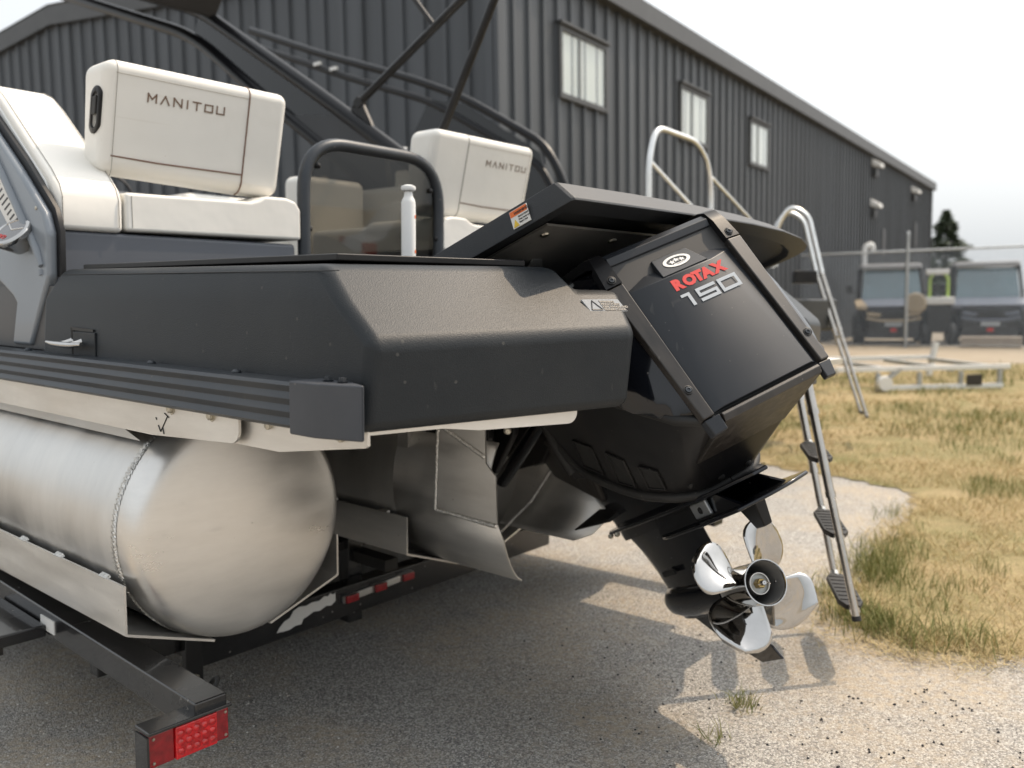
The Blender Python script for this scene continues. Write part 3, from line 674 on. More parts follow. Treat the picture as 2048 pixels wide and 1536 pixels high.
# ------------------------------------------------------------------ pontoon boat (local axes: x starboard, y bow, z up; measured from the eye)
BO = Vector((2.2, 3.0, -.91))
boat = empty('pontoon_boat', frame_at(BO), 'charcoal and white pontoon boat on the trailer, filling the left foreground', 'boat')
CX = 2.2
def bb(mb, name, m, par=None, **k):
    return mb.build(name, m, par or boat, off=BO, **k)
TR = .3175; TZ = -.592
def arc_pts(cx, y, a0, a1, n, r=TR, cz=TZ): return [Vector((cx + r*cos(R(a0+(a1-a0)*k/n)), y, cz + r*sin(R(a0+(a1-a0)*k/n)))) for k in range(n+1)]
def hull_tube(cx, y0, par, offv, dome=True, outer=-1, rr=TR, tabs=True):
    B = lambda mb, nm, m, p=None, **k: mb.build(nm, m, p or par, off=offv, **k)
    mb = MB(); mb.loft([arc_pts(cx, y, 0, 360, 72)[:-1] for y in (y0, y0+.4, y0+1.2, y0+3, y0+5.6)], caps=False)
    t = B(mb, 'pontoon_tube', 'alu_tube', smooth=180, fix=True)
    if dome:
        prof = [(rr*1.001, .012)] + [(rr*q, -.076*(1-q**28)**.5 - .022*(1-q*q)) for q in (.9999, .999, .9965, .993, .988, .981, .972, .96, .945, .925, .90, .865, .82, .76, .68, .58, .46, .32, .16, .004)]
        B(MB().lathe(prof, 72, (cx, y0, TZ), (0,1,0)), 'end_cap', 'alu_dome', t, smooth=180)
        # weld bead of small overlapping beads
        mb = MB(); n = 150
        for k in range(n):
            a = 2*pi*k/n; c = Vector((cx + cos(a)*(rr+.001), y0+.008, TZ + sin(a)*(rr+.001))); td = Vector((-sin(a), 0, cos(a))); rd = Vector((cos(a), 0, sin(a)))
            w = .0105*(1+.18*sin(k*12.9)); q = []
            for yy, hgt in ((-w, 0), (-w*.5, .0050), (w*.5, .0050), (w, 0)): q.append((yy, hgt))
            lo = [c + Vector((0,yy+.003,0)) - td*.0075 + rd*h for yy, h in q]; hi = [c + Vector((0,yy-.003,0)) + td*.0075 + rd*(h*.45) for yy, h in q]
            mb.add(lo+hi, [(0,1,5,4), (1,2,6,5), (2,3,7,6)])
        B(mb, 'weld_bead', 'weld', t, fix=False)
    else:
        B(MB().lathe([(rr*.997, 0), (.002, 0)], 60, (cx, y0+.16, TZ), (0,1,0)), 'bulkhead', 'alu_dark', t)
    for s in (-1, 1):
        x = cx + s*.318; th = .0055
        mb = MB()
        ys = y0 - .045; ye = y0 + 5.4
        prof = [(x, -.698), (x, -.818), (x - s*.02*0, -.8185), (cx + s*.085, -.900), (cx + s*.087, -.906), (x - s*.002, -.826), (x + s*th, -.822), (x + s*th, -.698)]
        mb.prism([(p, q) for p, q in prof], 1, ys, ye)
        st = B(mb, 'lifting_strake', 'alu_plate', t)
        if tabs:
            for yk in (y0+.05, y0+.32, y0+.56, y0+.80, y0+1.05):
                mb = MB(); mb.hexa([(x+s*.004, yk, -.704), (x+s*.004, yk+.045, -.704), (x-s*.008, yk+.045, -.697), (x-s*.008, yk, -.697)], [(x+s*.006, yk+.003, -.698), (x+s*.006, yk+.042, -.698), (x-s*.006, yk+.042, -.691), (x-s*.006, yk+.003, -.691)])
                B(mb, 'weld_tab', 'weld', st)
    return t
hull_tube(1.278, 2.097, boat, BO)
hull_tube(2*CX - 1.278, 2.097, boat, BO)
ctube = hull_tube(CX, 2.097, boat, BO, dome=False)
# centre hull skins that wrap the motor well
for s in (-1, 1):
    secs = []
    for k in range(25):
        a = 148 + ((256 if s < 0 else 229)-148)*k/24
        ye = 1.705 if a < 165 else (1.705 - .045*(a-165)/35 if a < 200 else 1.66 + .095*((a-200)/56)**1.6)
        if k >= 23: ye += .018*(k-22)
        if s > 0: ye += .05*max(0, (a-200)/29)
        x = CX + s*(-1)*-(TR*cos(R(a))); x = CX + (TR+.001)*cos(R(a))*(1 if s < 0 else -1); z = TZ + (TR+.001)*sin(R(a))
        secs.append([Vector((x, ye, z)), Vector((x, (ye+2.12)/2, z)), Vector((x, 2.12, z))])
    mb = MB(); mb.loft(secs, close=False, caps=False)
    sk = bb(mb, 'hull_skin', 'alu_dark', smooth=180, solid=.006)
    x = CX + s*.3205
    mb = MB(); mb.prism([(1.905, -.38), (1.712, -.35), (1.708, -.478), (1.668, -.512), (1.662, -.655), (1.915, -.648)], 0, x-.004*0, x + s*.005)
    pl = bb(mb, 'side_plate', 'alu_dark')
    for a, b in (((1.905, -.38), (1.918, -.648)), ((1.918, -.648), (1.664, -.658)), ((1.905, -.38), (1.71, -.46))):
        mb = MB(); L = math.hypot(b[0]-a[0], b[1]-a[1]); n = int(L/.008)
        for k in range(n):
            y = a[0]+(b[0]-a[0])*(k+.5)/n; z = a[1]+(b[1]-a[1])*(k+.5)/n
            mb.lathe([(.0085, 0), (.006, .005), (.001, .007)], 6, (x + s*.005, y + rs.gauss(0, .0008), z), (s, .35, .2))
        bb(mb, 'weld_bead', 'weld', pl, fix=False)
mb = MB().tube([(CX+.31, 1.96, -.62), (CX+.27, 2.02, -.74), (CX+.16, 2.09, -.86)], .007, 8); bb(mb, 'weld_bead', 'weld', smooth=60)
# aluminium brackets and deck edge
mb = MB()
r = [(1.583 + .03*(1-cos(R(a))), -.270 - .03*sin(R(a))) for a in range(0, 91, 15)]
mb.prism([(7.5, -.20), (1.583, -.20)] + r + [(1.95, -.318), (7.5, -.318)], 0, .985, .991)
br = bb(mb, 'mounting_bracket', 'alu_plate')
bb(MB().hexa([(.991, 2.10, -.318), (.991, 7.5, -.318), (1.04, 7.5, -.358), (1.04, 2.12, -.358)], [(.985, 2.09, -.316), (.985, 7.5, -.316), (1.035, 7.5, -.355), (1.035, 2.11, -.355)]), 'bracket_flange', 'alu_plate', br)
for y in (1.851, 1.683):
    mb = MB(); mb.lathe([(.013, 0), (.013, .003), (.009, .003), (.009, .010), (.006, .012), (.001, .012)], 6, (.985, y, -.249), (-1,0,0)); bb(mb, 'bolt', 'zinc', br)
mb = MB(); mb.prism([(1.60, -.20), (1.199, -.20), (1.199, -.262), (1.205, -.266), (1.47, -.304), (1.75, -.304)], 0, 1.004, 1.010); b2_ = bb(mb, 'stern_bracket', 'alu_plate')
for y in (1.50, 1.27): bb(MB().lathe([(.010, 0), (.010, .008), (.001, .010)], 6, (1.004, y, -.252), (-1,0,0)), 'bolt', 'zinc', b2_)
tpp = [(.005,-.18), (.481,-.18), (.481,-.228)] + [(.481 - .022*(1-cos(R(a))), -.231 - .022*sin(R(a))) for a in range(0, 91, 15)] + [(.25,-.252), (.17,-.243), (.005,-.246)]
mb = MB(); mb.hexa([(1.0+u*.951+.003, 1.22-u*.309+.006, z) for u, z in tpp], [(1.0+u*.951, 1.22-u*.309, z) for u, z in tpp]); bb(mb, 'transom_plate', 'alu_plate')
mb = MB(); mb.box((1.0, 1.23, -.235), (3.4, 8.0, -.215)); bb(mb, 'deck_underside', 'alu_dark')
mb = MB(); mb.box((1.02, 1.9, -.150), (3.38, 8.2, .030)); bb(mb, 'deck', 'sidewall')
for y in (2.4, 2.9, 3.4, 4.0, 4.6, 5.2):
    bb(MB().box((1.02, y, -.275), (3.38, y+.07, -.236)), 'cross_member', 'alu_dark')
mk = MB()
for a_, b_ in (((1.915,-.292), (1.905,-.306)), ((1.905,-.306), (1.872,-.268)), ((1.895,-.296), (1.89,-.31)), ((1.925,-.275), (1.922,-.280)), ((1.885,-.262), (1.865,-.270))): mk.tube([(.9845, *a_), (.9845, *b_)], .0017, 4)
bb(mk, 'pen_mark', 'black_print', br)
# rub rail with its corrugated face
def rub_rail(x_out, sgn, y0, y1, par, off):
    prof = [(1.0, -.236), (.945, -.238), (.932, -.232)]
    for k in range(19):
        t = k/18; z = -.228 + t*.072; prof.append((.926 + .0055*(1-cos(t*6*pi))/2*1.0, z))
    prof += [(.934, -.150), (1.0, -.150)]
    pr = [((p if sgn < 0 else 2*CX-p), z) for p, z in prof]
    return MB().prism(pr, 1, y0, y1)
rail = bb(rub_rail(.93, -1, 1.315, 7.6, boat, BO), 'rub_rail', 'rail', smooth=35)
for y in (2.62, 1.92, 1.57):
    bb(MB().lathe([(.010, 0), (.010, .003), (.006, .007), (.001, .008)], 10, (.975, y, -.150), (0,0,1)), 'rivet', 'rail', rail, smooth=40)
bb(rub_rail(.93, 1, 1.45, 7.6, boat, BO), 'rub_rail', 'rail', smooth=35)
mb = MB(); mb.prism([(.995, 1.318), (.922, 1.318), (.922, 1.245), (.927, 1.228), (.951, 1.153), (.958, 1.151), (.983, 1.210)], 2, -.243, -.146)
cap = bb(mb, 'rail_end_cap', 'cap_dark', bevel=.004)
for y in (1.255, 1.215):
    bb(MB().lathe([(.009,0), (.011, .003), (.007, .003), (.007, .009), (.001, .010)], 6, (.962, y, -.146), (0,0,1)), 'bolt', 'rail', cap)

# moulded stern pods
def stern_pod(mir, dy, pm='pod'):
    X = (lambda x: x) if not mir else (lambda x: 2*CX - x)
    P = lambda x, y, z: Vector((X(x), y + (dy if y < 1.6 else 0), z))
    A, B_, C_, D_, E_, F_ = P(1.022,1.350,.066), P(1.540,1.196,.074), P(1.538,1.131,.024), P(1.646,1.096,.024), P(1.566,1.000,-.058), P(1.000,1.180,-.075)
    E2, F2 = P(1.554,1.002,-.222), P(.986,1.188,-.238)
    Gr, A2, Gf, Ff = P(1.003,1.260,-.008), P(1.026,2.50,.076), P(1.000,2.568,-.006), P(.992,2.592,-.243)
    B2, C2, D2, E3 = P(1.54,2.55,.076), P(1.538,2.55,.024), P(1.646,2.55,.024), P(1.554,2.55,-.243)
    V = [A,B_,C_,D_,E_,F_,E2,F2,Gr,A2,Gf,Ff,B2,C2,D2,E3]
    fs = [(0,1,2,3,4,5,8), (5,4,6,7), (0,8,10,9), (8,5,7,11,10), (0,9,12,1), (1,12,13,2), (2,13,14,3), (3,14,15,6,4), (7,6,15,11), (9,10,11,15,14,13,12)]
    mb = MB(); mb.add(V, fs); return bb(mb, 'stern_pod', pm, bevel=.022, seg=5), P
pod, P = stern_pod(False, 0); pod2, P2 = stern_pod(True, .14, 'tower_black')
bb(MB().prism([(1.075, 1.37), (1.50, 1.25), (1.50, 2.2), (1.30, 2.2), (1.30, 2.45), (1.06, 2.45)], 2, .074, .088), 'deck_mat', 'black_satin', pod, bevel=.003)
# parting lines of the pod moulding
mb = MB(); mb.tube([(1.0165, 1.29, .052), (1.0215, 2.49, .060)], .0011, 4); bb(mb, 'mould_line', 'black_print', pod)
# cleat recess and cleat on the port pod
mb = MB()
mb.hexa([(.9935,2.383,-.080),(.9935,2.383,-.172),(.9985,2.376,-.172),(.9985,2.376,-.088)], [(.9905,2.376,-.080),(.9905,2.376,-.172),(.9955,2.370,-.172),(.9955,2.370,-.088)])
mb.hexa([(.9955,2.383,-.078),(.9955,2.250,-.082),(.9955,2.250,-.088),(.9955,2.383,-.086)], [(.9915,2.383,-.078),(.9915,2.250,-.082),(.9915,2.250,-.088),(.9915,2.383,-.086)])
bb(mb, 'cleat_recess', 'black_print', pod)
bb(MB().box((.991, 2.24, -.160), (.998, 2.368, -.090)), 'recess_face', 'pod', pod, bevel=.002)
mb = MB().tube([(.966, 2.47, -.120), (.963, 2.42, -.123), (.963, 2.36, -.124), (.963, 2.31, -.123), (.966, 2.262, -.120)], [.0045, .0075, .0085, .0075, .0045], 12)
for y in (2.385, 2.325): mb.tube([(.963, y, -.123), (.978, y-.002, -.119), (.991, y-.003, -.116), (.9935, y-.003, -.116)], [.0075, .0065, .0080, .0105], 12)
bb(mb, 'cleat', 'chrome', pod, smooth=60)
# pinch point plate on the sloping stern face
SX, SY = Vector((.951, -.309, 0)), Vector((.309*.155, .951*.155, .140)); SN = SX.cross(SY.normalized())
def onbevel(u, t): return Vector((1.0, 1.180, -.075)) + SX*u + SY*t + SN*.0016
q = [onbevel(.508, .545), onbevel(.606, .555), onbevel(.612, .375), onbevel(.514, .36)]
mb = MB(); mb.hexa([p - SN*.003 for p in q], [p for p in q]); pp = bb(mb, 'warning_plate', 'grey_print', pod)
tri = [onbevel(.519, .39), onbevel(.548, .39), onbevel(.532, .525)]
mb = MB()
for a, b in zip(tri, tri[1:]+tri[:1]): mb.tube([a + SN*.0008, b + SN*.0008], .0012, 4)
bb(mb, 'warning_triangle', 'black_print', pp)
for k, s in enumerate(('⚠WARNING', 'PINCH POINT', 'KEEP HANDS AND', 'FINGERS CLEAR')):
    text('plate_lettering', s.replace('⚠', ''), onbevel(.5505 + .0005*k, .498 - .038*k) + SN*.0006, SX, SY, .0082, 'black_print', pp, BO, bold=.00055)

# flip-up platform lid over the motor
LT = Vector((0, 1, -.393)).normalized(); LNv = Vector((1,0,0)).cross(LT); LNv = LNv if LNv.z > 0 else -LNv
def lidp(x, y, h=0): return Vector((x, y, .2535 - (y-1.170)*.393)) + LNv*h
outl = [(1.505,1.76), (1.505,1.178), (1.512,1.172), (1.54,1.171), (1.80,1.166), (2.10,1.167), (2.36,1.176), (2.62,1.196), (2.83,1.226), (2.97,1.262), (3.05,1.300), (3.082,1.345), (3.088,1.42), (3.09,1.76)]
def wide(p, k, d): # outline pushed outwards, mostly aft
    x, y = p; return (x + (.010 if x > CX else -.006)*k, y - (.032*k if y < 1.7 else 0))
def thin(p): return 1 - .45*max(0, (p[0]-1.9)/1.2)
mb = MB()
mb.loft([[lidp(*p, 0) for p in outl], [lidp(*wide(p,1,0), -.052*thin(p)) for p in outl], [lidp(*wide(p,1,0), -.058*thin(p)) for p in outl], [lidp(*wide((p[0]+(2.3-p[0])*.03, p[1]+.02), 0, 0), -.060*thin(p)) for p in outl],
         [lidp(p[0]+(2.3-p[0])*.05, p[1]+.03, -.030*thin(p)) for p in outl]])
lid = bb(mb, 'platform_lid', 'lid', bevel=.004, seg=3)
mb = MB(); mb.hexa([lidp(1.58,1.27,-.048), lidp(2.6,1.27,-.040), lidp(2.6,1.74,-.040), lidp(1.58,1.74,-.048)], [lidp(1.58,1.27,-.042), lidp(2.6,1.27,-.034), lidp(2.6,1.74,-.034), lidp(1.58,1.74,-.042)])
lp = bb(mb, 'lid_stiffener', 'alu_dark', lid)
for x in (1.62, 1.9, 2.2, 2.48): bb(MB().lathe([(.012, 0), (.010, .004), (.001, .005)], 8, lidp(x, 1.31, -.049+.008*(x-1.58)), -LNv), 'bolt', 'zinc', lp)
for y in (1.36, 1.5): bb(MB().box((1.55, y, .02), (2.8, y+.03, .05)), 'lid_strut', 'black_satin', lid)
c = lidp(1.5, 1.275, -.030); U = LNv; Wd = -LT
def lq(a0, a1, h0, h1, e): return [Vector((1.4965-e, 0, 0)) + Vector((0, c.y, c.z)) + Wd*a + U*h for a, h in ((a0,h0),(a1,h0),(a1,h1),(a0,h1))]
mb = MB(); mb.hexa(lq(-.026,.026,-.020,.020,-.002), lq(-.026,.026,-.020,.020,.0008)); ws = bb(mb, 'warning_sticker', 'white_print', lid)
mb = MB(); mb.hexa(lq(-.025,.025,.006,.019,-.002), lq(-.025,.025,.006,.019,.0014)); bb(mb, 'sticker_band', 'orange', ws)
mb = MB(); a = lq(-.023,-.006,-.018,-.001,.0014); mb.hexa([a[0],a[1],(a[2]+a[3])/2], [v+Vector((-.0004,0,0)) for v in (a[0],a[1],(a[2]+a[3])/2)]); bb(mb, 'sticker_triangle', 'yellow_print', ws)
so_ = Vector((1.4948, c.y, c.z))
text('sticker_lettering', 'WARNING', so_ + Wd*-.013 + U*.0085, Wd, U, .0085, 'black_print', ws, BO, bold=.0002)
for k, s in enumerate(('PINCH POINT', 'Keep hands and', 'fingers clear')): text('sticker_lettering', s, so_ + Wd*-.004 + U*(-.001-.0062*k), Wd, U, .0052, 'black_print', ws, BO)
# eye plate standing on the deck behind the pod
mb = MB(); mb.prism([(1.70,.06), (1.775,.06), (1.775,.085), (1.768,.108), (1.752,.116), (1.738,.108), (1.72,.082)], 1, 1.42, 1.426); bb(mb, 'eye_plate', 'bright_alu')

# ------------------------------------------------------------------ seating
def soft_block(corners_b, corners_t, name, m, par=boat, bev=.03, seg=5):
    return bb(MB().hexa([Vector(v) for v in corners_b], [Vector(v) for v in corners_t]), name, m, par, bevel=bev, seg=seg)
def backrest(x0, x1, mir):
    # leaning block: bottom further forward than the top
    yb, yt, th = 2.655, 2.575, .165; zb, zt = .352, .692
    f = lambda x, z, d=0: Vector((x, yb + (yt-yb)*(z-zb)/(zt-zb) + d, z))
    zl_ = zb + (.024 if not mir else 0)
    cs = [[f(x0,zl_), f(x1,zb), f(x1,zb,th*.8), f(x0,zl_,th*.8)], [f(x0,zt), f(x1,zt), f(x1,zt,th), f(x0,zt,th)]]
    o = soft_block(cs[0], cs[1], 'backrest', 'vinyl', bev=.036, seg=6)
    px = x1 - .155 if not mir else x0 + .20
    nd = Vector((0, -1, (yt-yb)/(zt-zb)*1.0)).normalized(); nd = Vector((1,0,0)).cross((f(0,zt)-f(0,zb)).normalized())
    hi = (f(0,zt)-f(0,zb)).normalized()
    nd = Vector((0,-1,0)); zl = zb + (.062 if not mir else .055)
    R_ = .036; yo = -.0012
    def rounded(x):
        pts = [f(x, zt, .12) + Vector((0,0,.0012)), f(x, zt, R_) + Vector((0,0,.001))]
        for a in range(15, 90, 15): pts.append(f(x, zt - R_ + R_*cos(R(a)), R_ - R_*sin(R(a))) + Vector((0, -.001*sin(R(a)), .001*cos(R(a)))))
        k = 10
        for i in range(k+1): pts.append(f(x, zt-R_ + (zb+R_-zt+R_)*i/k, yo))
        for a in range(15, 91, 15): pts.append(f(x, zb + R_ - R_*sin(R(a)), R_ - R_*cos(R(a))) + Vector((0, -.001*cos(R(a)), -.001*sin(R(a)))))
        return pts
    bb(MB().tube(rounded(px), .0024 if not mir else .0018, 6), 'piping', 'piping' if not mir else 'seam', o)
    xa, xb = (x0+.03, px) if not mir else (px, x1-.03)
    bb(MB().tube([f(xa, zl, yo) + Vector((0,0,.006)), f((xa*2+xb)/3, zl, yo), f(xb, zl, yo) + Vector((0,0,-.002))], .0024, 6), 'piping', 'piping', o)
    bb(MB().tube([f(xa, zt-.04, yo+.0002), f(xb, zt-.04, yo+.0002)], .0007, 4), 'seam_stitch', 'seam', o)
    xs = x0+.034 if not mir else x1-.034
    bb(MB().tube(rounded(xs), .0009, 4), 'seam_stitch', 'seam', o)
    ux = Vector((1,0,0)); uy = hi
    if not mir: org = f(x0+.130, zt-.104, -.0006); stroke_text('lettering', 'MΛNITOU', org, ux, uy, .0235, .0258, .0155, .0042, 'brown_thread', o, BO)
    else: org = f(x0+.325, zt-.115, -.0006); stroke_text('lettering', 'MΛNITOU', org, ux, uy, .024, .0255, .0170, .0036, 'brown_thread', o, BO)
    if not mir:   # moulded grab handle on the port end
        e = Vector((x0-.001, 0, 0)); hc = f(0, zt-.142, .050); hc.x = 0
        def oval(hw, hh, x, dz=0):
            pts = []
            for k in range(28):
                a = 2*pi*k/28; cx_, sz = cos(a), sin(a); z_ = (hh-hw)*(1 if sz > 0 else -1) + hw*sz
                v = hc + Vector((0, cx_*hw, 0)) + hi*(z_+dz); v.x = x; pts.append(v)
            return pts
        mb = MB(); mb.loft([oval(.031,.069,x0+.004), oval(.031,.069,x0-.004), oval(.028,.066,x0-.006), oval(.020,.054,x0-.006), oval(.018,.050,x0+.0)])
        h = bb(mb, 'grab_handle', 'black_satin', o, smooth=40)
        mb = MB(); v = [hc + Vector((0,dy,0)) + hi*dz for dy, dz in ((-.013,-.014),(.013,-.014),(.013,.040),(-.013,.040))]
        lo = []; 
        for p in v: p = p.copy(); p.x = x0-.0005; lo.append(p)
        hi2 = [p + Vector((-.008,0,0)) for p in lo]; bb(MB().hexa(lo, hi2), 'handle_flap', 'rubber', h, bevel=.003)
        for dz in (.058, -.058):
            p = hc + hi*dz; p.x = x0-.006; bb(MB().lathe([(.004,0), (.003,.0012), (.0005,.0012)], 8, p, (-1,0,0)), 'screw', 'black_print', h)
    return o
backrest(1.205, 1.832, False); backrest(2.525, 3.165, True)
def cushion(x0, x1, mir):
    y0, y1 = 2.600, 3.1; prof = [(x0, .196), (x1, .204), (x1, .31), (x1-.02, .337), (x1-.06, .347), (x1-.145, .345), (x1-.17, .330), (x1-.20, .322), (x0, .312)]
    if mir: prof = [(2*CX-x+.07, z) for x, z in prof]
    o = bb(MB().prism(prof, 1, y0, y1), 'seat_cushion', 'vinyl', bevel=.012, seg=4)
    xs = x0+.02 if not mir else 2*CX-x0+.05
    bb(MB().tube([(xs, y0-.0006, .208), (xs-.001, y0-.0006, .302)], .0011, 4), 'seam_stitch', 'seam', o)
    return o
cushion(1.256, 1.885, False); cushion(1.256, 1.885, True)
bb(MB().box((1.056, 2.612, .02), (1.868, 3.2, .190)), 'bench_base', 'panel_grey', bevel=.012, seg=3)
bb(MB().box((2.60, 2.612, .02), (3.30, 3.2, .190)), 'bench_base', 'panel_grey', bevel=.012, seg=3)
# armrest bolster that climbs forward along the port wall
prof = [(2.600,.190), (2.597,.285), (2.612,.318), (2.66,.362), (2.97,.600), (3.03,.640), (3.10,.664), (3.18,.672), (3.6,.685), (3.6,.40), (2.86,.40), (2.70,.28), (2.64,.19)]
ab = bb(MB().prism(prof, 0, 1.058, 1.248), 'armrest_bolster', 'vinyl', bevel=.016, seg=5)
ab2 = bb(MB().prism([(2.625,.205), (2.632,.285), (2.66,.33), (2.985,.585), (3.06,.625), (3.6,.64), (3.6,.35), (2.86,.38), (2.72,.29)], 0, 1.0535, 1.0585), 'bolster_side', 'vinyl_side', bevel=.003)
for x in (1.074, 1.234):
    bb(MB().tube([(x, 2.5965, .205), (x, 2.5955, .282), (x, 2.612, .320), (x, 2.66, .3645), (x, 2.97, .6025), (x, 3.03, .6425), (x, 3.10, .6665)], .0012, 4), 'seam_stitch', 'seam', ab)
# starboard armrest bolster (same moulding, mirrored)
bb(MB().prism(prof, 0, 2*CX-1.248+.06, 2*CX-1.082+.06), 'armrest_bolster', 'vinyl', bevel=.016, seg=5)
# forward seats seen under and beside the backrests and through the gate panel
for (x0, x1, y0, z0, z1, m_) in ((1.35, 1.95, 4.6, .05, .50, 'vinyl'), (1.30, 1.75, 3.75, .05, .36, 'vinyl_side'), (2.52, 3.2, 3.7, .05, .36, 'vinyl'), (2.62, 3.2, 4.7, .05, .60, 'vinyl'), (1.98, 2.42, 6.0, .0, .55, 'vinyl_side')):
    bb(MB().box((x0, y0, z0), (x1, y0+.5, z1)), 'lounge_seat', m_, bevel=.05, seg=4)
for (x0, x1, y0, y1, z0, z1, m_) in ((2.60, 3.0, 3.58, 3.74, .12, .60, 'vinyl'), (3.08, 3.32, 3.36, 3.9, .10, .585, 'vinyl'), (2.62, 3.06, 3.10, 3.55, .05, .33, 'vinyl_side')):
    bb(MB().box((x0, y0, z0), (x1, y1, z1)), 'lounge_back', m_, bevel=.04, seg=4)
bb(MB().box((2.92, 3.86, .2), (3.26, 3.92, .66)), 'speaker_pod', 'strip', bevel=.03)
# grey moulded corner with its trim
# side wall and corner moulding
bb(MB().box((1.045, 2.62, -.150), (1.075, 8.0, .17)), 'side_wall', 'sidewall'); bb(MB().box((1.046, 3.3, .171), (1.074, 8.0, .60)), 'side_wall', 'sidewall')
bb(MB().box((1.040, 2.80, -.146), (1.0449, 8.0, -.105)), 'wall_base', 'black_satin')
prof = [(2.555,.055), (2.548,.175), (2.575,.232), (2.75,.372), (2.975,.535), (3.45,.88), (3.45,.30), (3.05,.105), (2.815,.0), (2.79,-.02), (2.835,-.142), (2.70,-.142), (2.62,-.03)]
cm = bb(MB().prism(prof, 0, 1.010, 1.040), 'corner_moulding', 'gel_grey', bevel=.012, seg=5)
bb(MB().prism([(2.535,.055), (2.529,.178), (2.558,.244), (2.735,.388), (2.962,.551), (3.45,.905), (3.45,.86), (2.98,.52), (2.76,.36), (2.60,.225), (2.575,.17), (2.58,.055)], 0, 1.036, 1.052), 'edge_trim', 'black_satin', bevel=.003)
rib = [(2.590,.085), (2.612,.125), (2.84,.36), (3.3,.80)]
bb(MB().tube([(1.009, y, z) for y, z in rib], [.010, .014, .014, .014], 8), 'moulding_rib', 'gel_grey', cm, smooth=80)
bb(MB().tube([(1.012, 2.60, .075), (1.012, 2.598, .060)], .010, 8), 'moulding_rib', 'gel_grey', cm, smooth=80)
bb(MB().lathe([(.006,0), (.005,.002), (.0005,.003)], 10, (1.0095, 2.615, .245), (-1,0,0)), 'screw', 'zinc', cm)
ba = Vector((-.66, -.22, .72)).normalized(); bo_ = Vector((.982, 2.70, .172))
mb = MB().lathe([(.030,-.045), (.0575,0), (.0595,.004), (.0595,.014), (.057,.017), (.047,.0185), (.046,.0165), (.001,.0165)], 40, bo_, ba)
bg_ = bb(mb, 'filler_cap', 'chrome', cm, smooth=35)
bb(MB().lathe([(.0455,.0168), (.001,.0172)], 32, bo_, ba), 'cap_face', 'cap_face', bg_)
u_ = ba.cross(Vector((0,-1,0))).normalized(); v_ = ba.cross(u_)
text('cap_lettering', 'GAS', bo_ + ba*.0176 + v_*-.012 + u_*-.020, v_, -u_, .020, 'red_print', bg_, BO, bold=.0003)
bb(MB().tube([bo_+ba*.017+v_*-.038+u_*.02, bo_+ba*.0175+v_*.0+u_*.004, bo_+ba*.017+v_*.038+u_*.022], .0022, 5), 'cap_emblem', 'white_print', bg_)
mb = MB(); q = [(1.0085,2.79,.215), (1.0085,2.93,.345), (1.0085,3.04,.47), (1.0085,2.90,.345)]
q = [(1.0085,2.70,.215), (1.0085,2.80,.20), (1.0085,3.12,.47), (1.0085,3.02,.515)]
lb = bb(MB().hexa(q, [(1.006,y,z) for _,y,z in q]), 'capacity_label', 'white_print', cm)
for k in range(14):
    y = 2.775+.018*k; z = .205+.0152*k; L = .085*(1-.3*rs.random())
    bb(MB().hexa([(1.0058,y,z),(1.0058,y+.006,z+.0045),(1.0058,y+.006+L*-.55,z+.0045+L*.22),(1.0058,y-L*.55,z+L*.22)], [(1.0054,y,z),(1.0054,y+.006,z+.0045),(1.0054,y+.006+L*-.55,z+.0045+L*.22),(1.0054,y-L*.55,z+L*.22)]), 'label_line', 'red_print' if k == 11 else 'black_print', lb)

# ------------------------------------------------------------------ stern gate
def arch(x0, x1, z0, zt, y, rad, n=8):
    return fillet([(x0,y,z0), (x0,y,zt), (x1,y,zt), (x1,y,z0)], rad, n)
gt = empty('stern_gate', Matrix()); gt.parent = boat
def gate(par, off, cx, y, m='black_satin'):
    g = MB().tube(arch(cx-.335, cx+.335, -.05, .562, y, .19, 10), .0235, 16).build('gate_frame', 'rail', par, smooth=70, off=off)
    po = arch(cx-.315, cx+.315, -.03, .543, y, .18, 10)
    mb = MB(); mb.hexa([Vector((p.x, y+.012-(p.z-.2)*.052, p.z)) for p in po], [Vector((p.x, y+.018-(p.z-.2)*.052, p.z)) for p in po]); mb.build('tinted_panel', 'tint', par, off=off)
    for (dx, z) in ((-.275, .475), (.285, .44), (-.315, .25), (.315, .25)):
        MB().lathe([(.011,0), (.011,.006), (.006,.010), (.001,.011)], 12, (cx+dx, y-.004, z), (0,-1,0)).build('gate_bolt', 'black_satin', g, off=off, smooth=40)
gate(gt, BO, 2.245, 2.62)
# white table leg stored upright beside the gate
tp = empty('table_leg', Matrix()); tp.parent = boat
mb = MB().lathe([(.001,-.02), (.022,-.02), (.022,.252), (.019,.262), (.014,.270), (.012,.285)], 20, (1.842, 2.0, .04), (0,0,1)); bb(mb, 'tube', 'white_paint', tp, smooth=40)
bb(MB().lathe([(.010,.285), (.021,.289), (.023,.295), (.021,.302), (.010,.306), (.001,.307)], 20, (1.842, 2.0, .04), (0,0,1)), 'knob', 'white_paint', tp, smooth=40)
for z in (.205, .10): bb(MB().hexa([(1.842+.0226*cos(R(a)), 2.0+.0226*sin(R(a)), .04+z) for a in (-75, -50, -25)] + [(1.842+.0205*cos(R(a)), 2.0+.0205*sin(R(a)), .04+z) for a in (-25, -50, -75)], [(1.842+.0226*cos(R(a)), 2.0+.0226*sin(R(a)), .05+z) for a in (-75, -50, -25)] + [(1.842+.0205*cos(R(a)), 2.0+.0205*sin(R(a)), .05+z) for a in (-25, -50, -75)]), 'tape_mark', 'orange', tp)
bb(MB().box((1.4, 1.72, .028), (3.0, 2.6, .032)), 'deck_mat', 'rubber')

